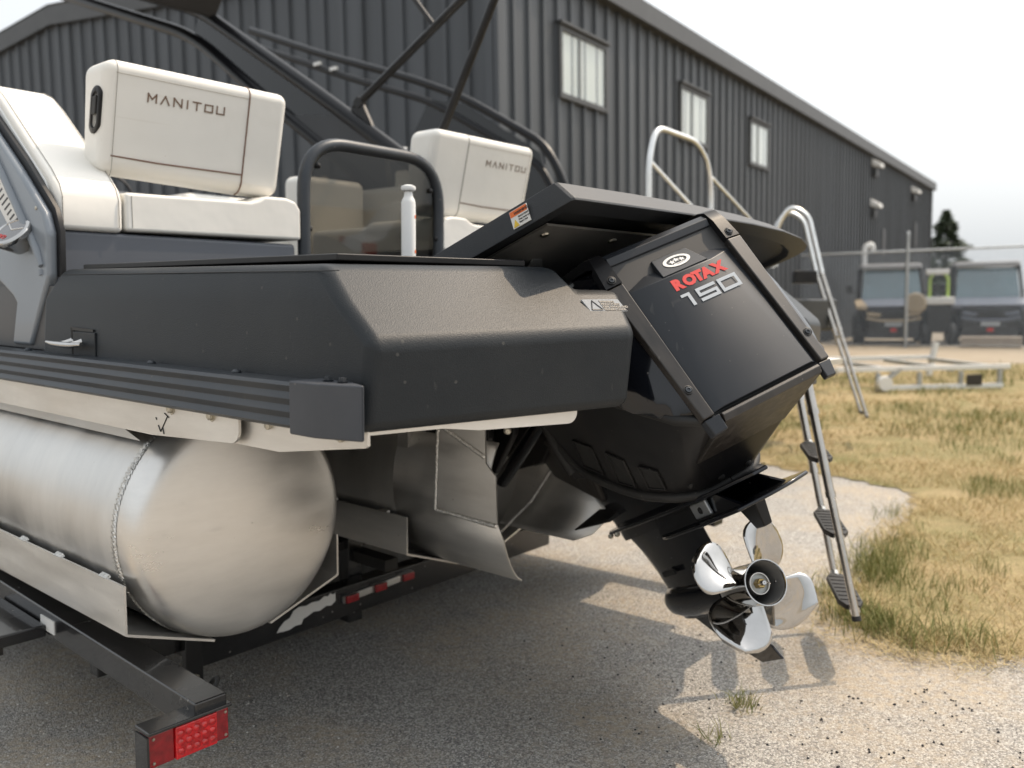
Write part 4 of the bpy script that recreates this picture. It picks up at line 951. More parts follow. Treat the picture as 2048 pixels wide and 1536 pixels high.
# ------------------------------------------------------------------ swept tower, canopy struts
tw = empty('tower_arch', Matrix()); tw.parent = boat
def leg(par, off, X, full=True):
    up = [(X,7.6,2.62), (X,5.5,1.90), (X,5.08,1.66), (X,4.22,1.17), (X,3.66,.835), (X,3.3,.62)]
    lo = [(X,7.6,2.45), (X,5.56,1.74), (X,4.93,1.33), (X,4.32,.96), (X,3.9,.70), (X,3.6,.50)]
    MB().tube(fillet(up, .3, 5), .044, 10).build('tower_tube', 'tower_black', par, smooth=60, off=off)
    MB().tube(fillet(lo, .3, 5), .042, 10).build('tower_tube', 'tower_black', par, smooth=60, off=off)
    mb = MB(); pts = [up[1], up[2], up[3], (X,3.95,1.0), (X,4.5,1.09), lo[2], lo[1]]
    mb.hexa([(X-.004,y,z) for _,y,z in pts], [(X+.004,y,z) for _,y,z in pts]); mb.build('tower_panel', 'tint_dark', par, off=off)
    mb = MB(); pts = [(X,3.98,1.02), (X,3.66,.83), (X,3.6,.52), (X,4.32,.96), (X,4.5,1.09)]
    mb.hexa([(X-.02,y,z) for _,y,z in pts], [(X+.02,y,z) for _,y,z in pts]); mb.build('tower_gusset', 'trim', par, off=off)
leg(tw, BO, 3.2); leg(tw, BO, 1.2)
rp = [(5.15,1.96), (5.6,2.02), (7.8,2.75), (7.8,2.66), (5.6,1.94), (5.3,1.80)]
bb(MB().prism(rp, 0, 1.2, 3.2), 'tower_roof', 'fabric', tw, bevel=.02)
for k in range(4): bb(MB().tube([(1.2, 5.5+.35*k, 1.90+.12*k), (3.2, 5.5+.35*k, 1.90+.12*k)], .02, 8), 'roof_bow', 'strip', tw, smooth=60)
MBs = [((3.2,3.90,1.06), (3.2,3.20,1.405), (3.2,2.3,1.85)), ((3.2,3.30,.72), (3.2,2.88,1.405), (3.2,2.5,2.03))]
for q in MBs: bb(MB().tube(list(q), .021, 10), 'canopy_strut', 'black_satin', tw, smooth=60)
bb(MB().tube([(3.2,3.28,1.375), (3.2,3.33,1.43), (3.2,3.50,1.62)], .014, 8), 'canopy_strut', 'black_satin', tw, smooth=60)
bb(MB().lathe([(.03,-.02), (.034,0), (.03,.02)], 12, (3.2,3.86,1.075), (1,0,0), cap=True), 'strut_hinge', 'black_satin', tw, smooth=40)
bb(MB().prism([(3.86,.98),(3.93,1.04),(3.90,1.10),(3.84,1.08),(3.74,.92)], 0, 3.185, 3.215), 'strut_bracket', 'black_satin', tw, bevel=.008)
# windscreen and helm glimpsed behind the seats
hl = empty('helm_console', Matrix()); hl.parent = boat
bb(MB().box((2.5, 6.2, .03), (3.3, 6.9, .75)), 'console_body', 'panel_grey', hl, bevel=.06, seg=4)
bb(MB().lathe([(.15,0), (.17,.01), (.15,.02)], 24, (2.85, 6.12, .7), (0,-1,.3)), 'steering_wheel', 'black_satin', hl, smooth=60)

# ------------------------------------------------------------------ boarding ladder on the starboard stern
def boarding_ladder(par, off, tn, bn, tf, bf, steps, r=.0155, name='boarding_ladder', brk=(.33, .63), hw=.040):
    """tn/bn near rail top/bottom, tf/bf far rail"""
    ld = empty(name, Matrix()); ld.parent = par
    tn, bn, tf, bf = (Vector(v) for v in (tn, bn, tf, bf))
    for a, b in ((tn, bn), (tf, bf)):
        r0 = 0; prev = 0
        cuts = [0] + list(brk) + [1]; rr = r*1.12
        for c0, c1 in zip(cuts[:-1], cuts[1:]):
            MB().tube([a+(b-a)*c0, a+(b-a)*c1], rr, 14).build('rail', 'steel', ld, smooth=60, off=off)
            if c1 < 1: MB().tube([a+(b-a)*(c1-.012), a+(b-a)*(c1+.006)], rr*1.13, 14).build('collar', 'steel', ld, smooth=60, off=off)
            rr *= .87
    MB().tube([bn - (tn-bn).normalized()*.0 + (bn-tn).normalized()*.0, bn + (bn-tn).normalized()*.016], .015, 12).build('rail_foot', 'rubber', ld, smooth=60, off=off)
    for t in steps:
        a = tn+(bn-tn)*t; b = tf+(bf-tf)*t; d = (b-a); n = d.normalized(); s = Vector((0,-1,0)) - n*n.dot(Vector((0,-1,0))); s.normalize(); u = n.cross(s); u = u if u.z > 0 else -u
        a2, b2 = a + n*.035, b - n*.035
        mb = MB()
        poly = lambda h: [a2 + n*.03*0 - s*hw*.55, a2 + n*.05 - s*hw, b2 - n*.05 - s*hw, b2 - s*hw*.55, b2 + s*hw*.55, b2 - n*.05 + s*hw, a2 + n*.05 + s*hw, a2 + s*hw*.55]
        mb.hexa([p - u*.009 for p in poly(0)], [p + u*.009 for p in poly(0)])
        st = mb.build('step', 'rubber', ld, bevel=.004, off=off)
        for p, dd in ((a, n), (b, -n)):
            MB().tube([p, p + dd*.05], [.017, .013], 8).build('step_bracket', 'bright_alu', st, smooth=60, off=off)
        for k in range(7):
            c0 = a2 + (b2-a2)*(.14+.12*k); MB().hexa([c0 - s*.032 + u*.0088, c0 + s*.032 + u*.0088, c0 + s*.032 + n*.006 + u*.0088, c0 - s*.032 + n*.006 + u*.0088],
                                                     [c0 - s*.032 + u*.0115, c0 + s*.032 + u*.0115, c0 + s*.032 + n*.006 + u*.0115, c0 - s*.032 + n*.006 + u*.0115]).build('tread_rib', 'rubber', st, off=off)
    return ld
boarding_ladder(boat, BO, (2.885,1.215,-.06), (2.86,.955,-1.025), (3.275,1.42,-.06), (3.235,1.165,-1.028), (.22, .49, .745, .985), brk=(.32, .60))

# ------------------------------------------------------------------ outboard motor (axes: a starboard, b forward, c up; origin at the propeller hub mouth)
MROT = RB @ MM
MS = 1.077
mm = (MROT @ Matrix.Scale(MS, 3)).to_4x4(); mm.translation = b2w(P0*MS)
mot = empty('outboard_motor', mm, 'black outboard motor tilted up on the stern, red and silver lettering on its cowl', 'outboard motor')
def mo(mb, name, m, par=None, **k): return mb.build(name, m, par or mot, **k)
def lerp(tab, t):
    for (t0, v0), (t1, v1) in zip(tab[:-1], tab[1:]):
        if t <= t1: return v0 + (v1-v0)*max(0, (t-t0))/(t1-t0)
    return tab[-1][1]
def facept(c): return -.345 - (.74-c)*.19       # rear face line b(c)
HW = [(0,.162), (.012,.182), (.03,.212), (.08,.244), (.16,.262), (.3,.264), (.5,.245), (.7,.20), (.85,.14)]
TOP = [(0,.795), (.012,.806), (.03,.815), (.16,.850), (.4,.90), (.62,.915), (.76,.87), (.85,.78)]
BOT = [(0,.395), (.012,.380), (.08,.318), (.14,.285), (.22,.268), (.33,.262), (.42,.30), (.55,.42), (.66,.54), (.78,.65), (.85,.70)]
def sect(t, c0=None, c1=None, grow=0, n=44, e=4.2):
    hw, ct, cb = lerp(HW, t)+grow, lerp(TOP, t)+grow, lerp(BOT, t)-grow
    cm_, ch = (ct+cb)/2, (ct-cb)/2; pts = []
    for k in range(n):
        a = 2*pi*k/n; ca, sa = cos(a), sin(a)
        x = hw*math.copysign(abs(ca)**(2/e), ca); z = cm_ + ch*math.copysign(abs(sa)**(2/e), sa)
        # upper part narrows a little
        x *= (1 - .10*max(0, (z-cm_)/ch))
        if c0 is not None: z = max(z, c0)
        if c1 is not None: z = min(z, c1)
        pts.append(Vector((x, facept(z) + t, z)))
    return pts
ts = [0, .006, .012, .02, .03, .05, .08, .12, .16, .23, .3, .4, .5, .6, .7, .78, .85]
def seamline(t): return lerp([(0,.385), (.05,.44), (.12,.52), (.22,.60), (.34,.655), (.5,.70), (.85,.74)], t)
mo(MB().loft([sect(t, c0=seamline(t)-.004) for t in ts]), 'cowl', 'black_gloss', smooth=38)
def ring(half): return [Vector(p) for p in half] + [Vector((-p[0], p[1], p[2])) for p in reversed(half)]
U_ = ring([(-.215,.40,.72), (-.240,.28,.745), (-.254,.12,.705), (-.262,-.05,.650), (-.258,-.17,.585), (-.238,-.28,.500), (-.192,-.372,.412), (-.152,-.404,.383), (-.143,-.405,.379)])
R1 = ring([(-.200,.42,.68), (-.226,.28,.665), (-.236,.10,.560), (-.230,-.04,.490), (-.212,-.12,.420), (-.182,-.190,.365), (-.150,-.222,.334), (-.130,-.230,.326), (-.122,-.231,.325)])
R2 = ring([(-.160,.44,.72), (-.200,.286,.589), (-.200,.215,.458), (-.182,.100,.375), (-.160,.011,.321), (-.122,-.052,.284), (-.076,-.088,.263), (-.050,-.096,.259), (-.042,-.097,.259)])
R3 = ring([(-.10,.44,.72), (-.12,.29,.60), (-.12,.22,.48), (-.11,.12,.40), (-.09,.05,.345), (-.07,.0,.31), (-.05,-.03,.29), (-.03,-.03,.285), (-.02,-.03,.285)])
pan = mo(MB().loft([U_, R1, R2, R3], close=False, caps=False), 'lower_pan', 'black_satin', smooth=24)
mo(MB().tube([p + Vector((0,0,.004)) for p in U_], .0115, 8), 'cowl_seal', 'rubber', pan, smooth=60)
# rubber belt below the pan and vents cut into the pan side
belt = [Vector((0,-.04,.258))]
for s in (-1, 1):
    mb = MB(); mb.tube(fillet([(s*.001,-.092,.252), (s*.05,-.091,.252), (s*.078,-.083,.255), (s*.124,-.047,.276), (s*.162,.016,.313), (s*.184,.105,.367), (s*.202,.220,.450), (s*.202,.291,.581), (s*.162,.445,.715)], .05, 4), .0125, 10); mo(mb, 'pan_gasket', 'rubber', pan, smooth=60)
for (k, wd, q0, q1) in ((2, .040, .25, .85), (3, .040, .25, .9), (4, .030, .3, .85)):
    for sgn in (0, 1):
        A_, B_2 = (R1[k], R1[k+1]) if not sgn else (R1[len(R1)-1-k], R1[len(R1)-2-k]); C_2, D_3 = (R2[k], R2[k+1]) if not sgn else (R2[len(R2)-1-k], R2[len(R2)-2-k])
        def uv(u, v): return (A_*(1-u)+B_2*u)*(1-v) + (C_2*(1-u)+D_3*u)*v
        q = [uv(.22,q0), uv(.78,q0), uv(.78,q1), uv(.22,q1)]; nr_ = (q[1]-q[0]).cross(q[3]-q[0]).normalized(); nr_ = nr_ if nr_.x*A_.x > 0 else -nr_
        v = mo(MB().hexa([p - nr_*.012 for p in q], [p + nr_*.0015 for p in q]), 'pan_vent', 'black_print', pan)
        mo(MB().tube([p + nr_*.002 for p in q + [q[0]]], .0032, 6), 'vent_rim', 'black_satin', v)
for a, b_, c_ in ((-.10,-.105,.286), (-.03,-.118,.271), (.05,-.118,.271)): mo(MB().lathe([(.0095,0), (.0095,.004), (.006,.006), (.001,.007)], 12, (a, b_, c_), (a*1.5,-.6,-.8)), 'screw', 'rubber', pan, smooth=40)

# rear face frame: axes on the sloping face
FU = Vector((0,.19,1)).normalized(); FN = Vector((0,-1,.19)).normalized(); FX = Vector((1,0,0))
def fp(a, c, h=0): return Vector((a, facept(c), c)) + FN*h
def fpoly(pts, h0, h1): return MB().hexa([fp(a,c,h0) for a,c in pts], [fp(a,c,h1) for a,c in pts])
# recessed well floor
mo(fpoly([(-.142,.385), (.142,.385), (.142,.79), (-.142,.79)], -.004, .001), 'face_well', 'black_print')
# faceted centre panel
Zb, Zt = .393, .702
V = [fp(-.137,Zb,.002), fp(-.116,Zb,.020), fp(.116,Zb,.020), fp(.137,Zb,.002),
     fp(-.137,Zt,.002), fp(-.066,Zt-.014,.030), fp(.066,Zt-.014,.030), fp(.137,Zt+.004,.002),
     fp(-.137,Zt+.030,-.012), fp(-.085,Zt+.030,-.006), fp(.085,Zt+.030,-.006), fp(.137,Zt+.030,-.012)]
mb = MB(); mb.add(V + [v - FN*.02 for v in V], [(0,1,5,4), (1,2,6,5), (2,3,7,6), (4,5,9,8), (5,6,10,9), (6,7,11,10), (0,12,13,1), (1,13,14,2), (2,14,15,3)])
pnl = mo(mb, 'cowl_panel', 'cowl_panel', bevel=.0022, seg=2)
# emblem recess above the lettering
V = [fp(-.060,Zt-.010,.0295), fp(.060,Zt-.010,.0295), fp(.046,Zt+.046,.006), fp(-.046,Zt+.046,.006)]
mb = MB(); mb.hexa([v - FN*.022 for v in V], V); mo(mb, 'emblem_pad', 'cowl_panel', pnl, bevel=.002)
en = (V[1]-V[0]).cross(V[3]-V[0]).normalized(); eu = (V[3]-V[0]); eu = (eu - Vector((1,0,0))*eu.x).normalized(); ec = (V[0]+V[1]+V[2]+V[3])/4 + en*.0006 + eu*.001
def ell(rx, ry, h, n=40): return [ec + Vector((1,0,0))*rx*cos(2*pi*k/n) + eu*ry*sin(2*pi*k/n) + en*h for k in range(n)]
mb = MB(); mb.loft([ell(.034,.0185,0), ell(.034,.0185,.0008), ell(.0255,.0125,.0008), ell(.0255,.0125,0)], caps=False); em = mo(mb, 'emblem', 'white_print', pnl)
mb = MB()
for cx_, cz_, rr in ((-.0125,-.001,.0085), (.0, .0025,.0085), (.0125,-.001,.0085)):
    pts = []
    for k in range(10):
        a = pi/2 + k*pi/5; r = rr if k % 2 == 0 else rr*.42; pts.append(ec + Vector((1,0,0))*(cx_ + r*cos(a)) + eu*(cz_ + r*sin(a)*.95))
    c0 = ec + Vector((1,0,0))*cx_ + eu*cz_ + en*.0009; n0 = len(mb.v)
    mb.add([c0] + [p + en*.0008 for p in pts], [(0, k+1, (k+1) % 10 + 1) for k in range(10)])
mb.hexa([ec + Vector((1,0,0))*x + eu*z + en*.0002 for x, z in ((-.016,-.0105),(.010,-.0105),(.014,-.0085),(-.012,-.0085))], [ec + Vector((1,0,0))*x + eu*z + en*.0008 for x, z in ((-.016,-.0105),(.010,-.0105),(.014,-.0085),(-.012,-.0085))])
mo(mb, 'emblem_stars', 'white_print', em, fix=False)
tu = (V[0] - V[3]); 
# lettering on the centre facet
pc0 = (fp(-.116,Zb,.016), fp(-.066,Zt-.014,.022)); tdir = (fp(0,Zt-.014,.030) - fp(0,Zb,.020)).normalized(); tn_ = Vector((1,0,0)).cross(tdir)
def onp(a, c):
    k = (c-Zb)/(Zt-.014-Zb); return fp(a, Zb + (Zt-.014-Zb)*k, .020 + .010*k) + tn_*.0006
xx = -.0535
for ch, adv in (('R',.0275), ('O',.0275), ('T',.0215), ('A',.0315), ('X',.03)):
    text('red_lettering', ch, onp(xx, .653), Vector((1,0,0)), tdir, .033, 'red_print', pnl, None, bold=.0022, xs=1.12, shear=0); xx += adv
def block_digits(s, x, c, h, w, th, gap):
    segs = {'1': [[(.25,1),(.62,1),(.62,0),(.32,0),(.32,.8),(.25,.8)]]}
    mb = MB()
    def quad(x0, z0, x1, z1): mb.hexa([onp(x+p*w, c+q*h) for p, q in ((x0,z0),(x1,z0),(x1,z1),(x0,z1))], [onp(x+p*w, c+q*h)+tn_*.0008 for p, q in ((x0,z0),(x1,z0),(x1,z1),(x0,z1))])
    tx, tz = th/w, th/h
    for ch in s:
        if ch == '1': quad(.40,0,.40+tx*1.1,1); quad(.10,.80,.3995,1)
        if ch == '5':
            quad(.0,1-tz,1.0,1); quad(.0,.58,tx,1-tz-.0005); quad(0,.58-tz*.9,1.0,.5795); quad(1-tx,tz,1,.58-tz*.9-.0005); quad(0,0,1,tz-.0005)
        if ch == '0':
            quad(.0,1-tz,1.0,1); quad(0,tz,tx,1-tz-.0005); quad(1-tx,tz,1,1-tz-.0005); quad(0,0,1,tz-.0005)
        x += w + gap if ch != '1' else w*.72 + gap
    return mb
mo(block_digits('150', -.058, .607, .032, .050, .0072, .0072), 'silver_lettering', 'silver_print', pnl)

# trim rails at both edges of the face, wrapping over the top
for s in (-1, 1):
    def rp_(c, a, h): return fp(s*a, c, h)
    mb = MB(); mb.hexa([rp_(.388,.139,.0), rp_(.722,.139,.0), rp_(.722,.184,-.004), rp_(.388,.170,-.004)], [rp_(.388,.141,.017), rp_(.722,.141,.017), rp_(.722,.180,.012), rp_(.388,.166,.012)])
    rl = mo(mb, 'trim_rail', 'strip', bevel=.003, seg=3)
    o_up = [(.7245,.0), (.79,.0)]
    A0 = [rp_(.7245,.139,.0), rp_(.7245,.184,-.004), rp_(.7245,.180,.012), rp_(.7245,.141,.017)]
    secs = [A0]
    for c, back, dz in ((.775, 0, 0), (.795, .004, .005), (.806, .020, .012), (.812, .045, .016), (.822, .10, .022), (.835, .17, .03)):
        base = [rp_(c if back == 0 else .80, a, h) for a, h in ((.139,.0), (.180,-.004), (.175,.012), (.141,.017))]
        if back:
            base = [Vector((s*a, facept(.80)+back - (.012 if hh else 0)*max(0, 1-back/.03), c + hh)) for a, hh in ((.139,-.012), (.176,-.012), (.171,.010), (.141,.012))]
        secs.append(base)
    mo(MB().loft(secs), 'trim_cap', 'black_satin', smooth=50)
    for c in (.738, .455):
        p = rp_(c, .1585, .0155)
        scw = mo(MB().lathe([(.0098,.0), (.0098,.0012), (.0082,.0016), (.0074,.0004)], 18, p, FN), 'screw_bore', 'black_print', rl, smooth=40)
        mo(MB().lathe([(.0062,.0005), (.0062,.0032), (.0034,.0036), (.0030,.0016), (.0005,.0016)], 14, p, FN), 'screw', 'steel' if False else 'rail', scw, smooth=40)
# top cross bar of the face
mb = MB(); mb.loft([[Vector((a, facept(.80)+b, c)) for b, c in ((.004,.770), (-.010,.775), (-.012,.792), (.002,.806), (.05,.812), (.05,.80))] for a in (-.137, .137)]); mo(mb, 'face_top_bar', 'cowl_panel', smooth=30, bevel=.002)
# lower bar and corner blocks
secs = []
for a in (-.128, .128): secs.append([fp(a,.385,-.006), fp(a,.385,.016), fp(a,.378,.019), fp(a,.366,.012), Vector((a*.97, -.232, .3205)), Vector((a*.97, -.20, .335))])
mo(MB().loft(secs), 'lower_bar', 'strip', bevel=.002)
for s in (-1, 1):
    mb = MB(); mb.hexa([fp(s*.131,.386,-.004), fp(s*.170,.386,-.006), fp(s*.166,.352,-.012), fp(s*.131,.352,-.006)], [fp(s*.131,.386,.016), fp(s*.166,.386,.010), fp(s*.160,.352,.004), fp(s*.131,.352,.012)]); mo(mb, 'corner_block', 'cowl_panel', bevel=.003)

# midsection, plates, leg, gearcase, skeg
def foil(c, b0, b1, w, n=22, k=1.6):
    """stream-lined section in the a-b plane, nose forward at b1"""
    pts = []
    for i in range(n):
        t = i/(n-1); b = b1 + (b0-b1)*t; hw = w*(math.sqrt(max(0, t))*1.15*(1-t)**.55 + .10*(1-t)*t) * 1.25
        pts.append((hw, b))
    return [Vector((x, b, c)) for x, b in pts] + [Vector((-x, b, c)) for x, b in reversed(pts[1:-1])]
mid = MB(); mid.loft([foil(.22,.13,.655,.075), foil(.28,.10,.66,.085), foil(.34,.14,.68,.095), foil(.46,.30,.72,.10), foil(.60,.45,.78,.10)]); mo(mid, 'midsection', 'black_gloss', smooth=50)
lg = MB(); lg.loft([foil(-.055,.20,.545,.034), foil(-.02,.10,.556,.050), foil(.03,.128,.548,.046), foil(.10,.150,.565,.040), foil(.17,.150,.592,.044), foil(.225,.125,.625,.058)]); leg_ = mo(lg, 'leg', 'black_gloss', smooth=60)
gc = MB().lathe([(.001,.585), (.018,.580), (.034,.560), (.046,.525), (.053,.47), (.0555,.40), (.0545,.32), (.052,.24), (.050,.19), (.047,.165)], 32, (0,0,0), (0,1,0)); mo(gc, 'gearcase', 'black_gloss', leg_, smooth=60)
sk = MB(); sk.loft([[Vector((x,b,c)) for x, b, c in ((-.010,.50,-.035), (.010,.50,-.035), (.008,.24,-.04), (-.008,.24,-.04))], [Vector((x,b,c)) for x, b, c in ((-.007,.40,-.11), (.007,.40,-.11), (.005,.16,-.11), (-.005,.16,-.11))], [Vector((x,b,c)) for x, b, c in ((-.004,.225,-.203), (.004,.225,-.203), (.003,.115,-.196), (-.003,.115,-.196))]]); mo(sk, 'skeg', 'black_gloss', leg_, bevel=.002)
mo(MB().box((-.0485,.35,.085), (-.042,.43,.10)), 'water_intake', 'black_print', leg_)
def plate(pts, c0, c1, slope=0): return MB().hexa([(a,b,c0+slope*b) for a,b in pts], [(a,b,c1+slope*b) for a,b in pts])
pl1 = [(-.045,.66), (-.085,.56), (-.105,.30), (-.108,.05), (-.09,-.12), (-.02,-.235), (.02,-.235), (.09,-.12), (.108,.05), (.105,.30), (.085,.56), (.045,.66)]
mo(plate(pl1, .246, .256, .02), 'splash_plate', 'black_gloss', bevel=.003)
pl2 = [(-.05,.30), (-.10,.19), (-.122,.10), (-.124,-.10), (-.10,-.24), (-.03,-.275), (.03,-.275), (.10,-.24), (.124,-.10), (.122,.10), (.10,.19), (.05,.30)]
av = mo(plate(pl2, .190, .199, .0), 'ventilation_plate', 'black_gloss', bevel=.0035)
for s in (-1, 1): mo(MB().hexa([(s*.062,.28,.199), (s*.066,-.20,.199), (s*.058,-.20,.199), (s*.054,.28,.199)], [(s*.058,.26,.246), (s*.060,-.10,.246), (s*.052,-.10,.246), (s*.050,.26,.246)]), 'plate_web', 'black_gloss')
mb = MB().box((-.074,-.07,.204), (-.064,.015,.243)); an = mo(mb, 'anode', 'galv', bevel=.004)
mo(MB().lathe([(.009,0), (.008,.003), (.001,.002)], 12, (-.074,-.03,.222), (-1,0,0)), 'anode_bolt', 'black_print', an)
mo(MB().hexa([(-.016,-.17,.190), (.016,-.17,.190), (.016,-.085,.190), (-.016,-.085,.190)], [(-.012,-.150,.128), (.012,-.150,.128), (.012,-.110,.128), (-.012,-.110,.128)]), 'trim_tab', 'black_satin', bevel=.004)
for (b, c) in ((.62,.244), (.50,.243)): mo(MB().lathe([(.009,0), (.009,.007), (.004,.012), (.001,.012)], 10, (-.085 if b < .6 else -.06,b,c+.013), (-.4,0,-1)), 'plate_bolt', 'zinc')
mo(MB().hexa([(-.150,.640,.318), (-.060,.600,.330), (-.045,.470,.300), (-.095,.480,.292)], [(-.150,.640,.323), (-.060,.600,.342), (-.045,.470,.315), (-.095,.480,.302)]), 'steering_fin', 'black_satin', bevel=.002)

# transom brackets, tilt cylinder and hoses inside the motor well (boat axes, fixed to the motor)
WI = mm.inverted()
def bw(mb, name, m, par=None, **k):
    mb.v = [WI @ b2w(v) for v in mb.v]; return mb.build(name, m, par or mot, **k)
for x in (1.98, 2.10, 2.34, 2.44):
    bw(MB().prism([(2.06,.02), (1.90,.02), (1.80,-.18), (1.78,-.42), (1.86,-.56), (1.98,-.60), (2.06,-.50)], 0, x-.014, x+.014), 'clamp_bracket', 'black_satin', bevel=.006)
bw(MB().box((1.90, 2.07, -.62), (2.5, 2.12, .03)), 'transom', 'alu_dark')
bw(MB().box((2.0, 1.90, -.46), (2.09, 2.05, -.25)), 'tilt_pump', 'black_satin', bevel=.02)
bw(MB().tube([(2.03,1.86,-.26), (2.03,1.86,-.50)], .035, 14), 'pump_reservoir', 'black_satin', smooth=60)
bw(MB().tube([(2.22,1.95,-.62), (2.20,1.72,-.34)], .026, 14), 'tilt_cylinder', 'black_gloss', smooth=60)
bw(MB().tube([(2.20,1.72,-.34), (2.17,1.58,-.18)], .013, 12), 'tilt_rod', 'steel', smooth=60)
bw(MB().tube(fillet([(2.06,1.66,-.28), (2.02,1.60,-.36), (2.015,1.54,-.44), (2.03,1.50,-.50)], .05), .020, 12), 'exhaust_hose', 'rubber', smooth=60)
bw(MB().tube([(2.035,1.615,-.345), (2.03,1.605,-.357)], .0225, 12), 'hose_clamp', 'bright_alu', smooth=60)
bw(MB().prism([(1.60,-.35), (1.50,-.40), (1.43,-.50), (1.52,-.53), (1.62,-.42)], 0, 2.06, 2.075), 'shroud_plate', 'black_satin', bevel=.004)
for (x, y, z, l) in ((1.99,1.80,-.46,.05), (2.0,1.82,-.52,.02), (2.02,1.75,-.40,.02)): bw(MB().lathe([(.012,0), (.012,.008), (.007,.010), (.007,l), (.001,l)], 10, (x,y,z), (-.7,-.7,0)), 'bracket_bolt', 'zinc', smooth=40)
for k in range(3):
    bw(MB().tube(fillet([(2.08+.05*k,2.0,-.05), (2.05+.06*k,1.8,-.12), (2.1+.04*k,1.6,-.10), (2.15,1.45,.02)], .1), .012, 8), 'control_cable', 'rubber', smooth=60)
mo(MB().loft([[Vector((x*.9,b,c)) for x, b, c in ((-.09,.50,.35), (.09,.50,.35), (.09,.78,.50), (-.09,.78,.50))], [Vector((x,b,c)) for x, b, c in ((-.10,.42,.48), (.10,.42,.48), (.10,.80,.70), (-.10,.80,.70))]]), 'swivel_housing', 'strip', bevel=.012)

# propeller
pr = empty('propeller', Matrix()); pr.parent = mot
mo(MB().lathe([(.047,.158), (.0505,.150), (.0515,.10), (.0520,.05), (.0545,.014), (.0560,.002), (.0555,-.001), (.0530,-.001), (.0515,.004)], 48, (0,0,0), (0,1,0)), 'hub', 'chrome', pr, smooth=50)
mo(MB().lathe([(.0514,.0035), (.0475,.05), (.046,.12)], 48, (0,0,0), (0,1,0)), 'hub_bore', 'bore', pr, smooth=50)
mo(MB().lathe([(.046,.119), (.001,.120)], 32, (0,0,0), (0,1,0)), 'hub_floor', 'rubber', pr)
mo(MB().lathe([(.028,.12), (.028,.034), (.0265,.030), (.0245,.030), (.0245,.040)], 28, (0,0,0), (0,1,0)), 'inner_sleeve', 'steel', pr, smooth=40)
mo(MB().lathe([(.0245,.040), (.001,.040)], 28, (0,0,0), (0,1,0)), 'thrust_washer', 'nylon', pr)
mo(MB().lathe([(.0125,.040), (.0125,.022), (.011,.020), (.001,.020)], 6, (0,0,0), (0,1,0)), 'prop_nut', 'brass', pr)
mo(MB().lathe([(.0065,.022), (.0065,.008), (.005,.006), (.001,.006)], 12, (0,0,0), (0,1,0)), 'prop_shaft', 'chrome', pr, smooth=40)
mo(MB().tube([(-.014,.015,.002), (.0,.014,0), (.012,.012,-.004), (.014,.008,-.010)], .0013, 5), 'cotter_pin', 'steel', pr)
for i, ph in enumerate((53, 141, 232, 322)):
    nr, nc = 18, 15; g = []
    for ir in range(nr+1):
        u = ir/nr; r = .048 + (.166-.048)*u
        half = lerp([(0,36), (.2,38), (.4,38), (.6,36), (.75,31), (.87,23), (.95,13.5), (1.0,2)], u); skew = -10*u*u + 2
        row = []
        for ic in range(nc+1):
            v = ic/nc*2-1; th = R(ph + skew + v*half)
            pitch = .40/(2*pi)
            bpos = .080 + pitch*R(v*half)*(.95-.25*u) + pitch*R(skew)*.6 - .030*u*u + .016*(v*v)*u + .006*math.sin(v*2.2)*(1-u)
            row.append(Vector((r*sin(th), bpos, r*cos(th))))
        g.append(row)
    mb = MB(); vs = [p for row in g for p in row]
    mb.add(vs, [(a*(nc+1)+b, a*(nc+1)+b+1, (a+1)*(nc+1)+b+1, (a+1)*(nc+1)+b) for a in range(nr) for b in range(nc)])
    mo(mb, 'blade', 'chrome', pr, smooth=180, solid=.0048)

# ------------------------------------------------------------------ boat trailer
trl = empty('boat_trailer', frame_at(BO), 'black steel boat trailer under the pontoon boat with red lights', 'trailer')
def tb(mb, name, m, par=None, **k): return mb.build(name, m, par or trl, off=BO, **k)
tb(MB().hexa([(.955,1.735,-.965), (1.035,1.735,-.965), (1.035,7.5,-.80), (.955,7.5,-.80)], [(.955,1.735,-.893), (1.035,1.735,-.893), (1.035,7.5,-.728), (.955,7.5,-.728)]), 'side_beam', 'trailer', bevel=.005)
tb(MB().hexa([(3.365,1.735,-.965), (3.445,1.735,-.965), (3.445,7.5,-.80), (3.365,7.5,-.80)], [(3.365,1.735,-.893), (3.445,1.735,-.893), (3.445,7.5,-.728), (3.365,7.5,-.728)]), 'side_beam', 'trailer', bevel=.005)
tb(MB().hexa([(1.335,2.40,-1.128), (3.07,2.40,-1.105), (3.07,2.47,-1.105), (1.335,2.47,-1.128)], [(1.335,2.40,-1.018), (3.07,2.40,-.995), (3.07,2.47,-.995), (1.335,2.47,-1.018)]), 'rear_cross_beam', 'trailer', bevel=.005)
for x in (1.337, 3.0): tb(MB().box((x, 2.472, -1.12), (x+.065, 7.0, -1.03)), 'frame_rail', 'trailer', bevel=.005)
tb(MB().box((1.037, 2.405, -1.06), (1.334, 2.455, -.955)), 'outrigger_arm', 'trailer', bevel=.004)
tb(MB().box((1.405, 3.4, -1.11), (2.998, 3.48, -1.04)), 'cross_beam', 'trailer', bevel=.005)
for x in (1.278, 2.2, 3.122):
    for dx in (-.17, .17): tb(MB().hexa([(x+dx-.03,2.3,-.96), (x+dx+.03,2.3,-.96), (x+dx+.03,7,-.90), (x+dx-.03,7,-.90)], [(x+dx-.03,2.3,-.92), (x+dx+.03,2.3,-.92), (x+dx+.03,7,-.86), (x+dx-.03,7,-.86)]), 'bunk', 'rubber')
bkt = tb(MB().box((1.282, 2.372, -1.172), (1.338, 2.399, -.960)), 'bunk_bracket', 'trailer', bevel=.003)
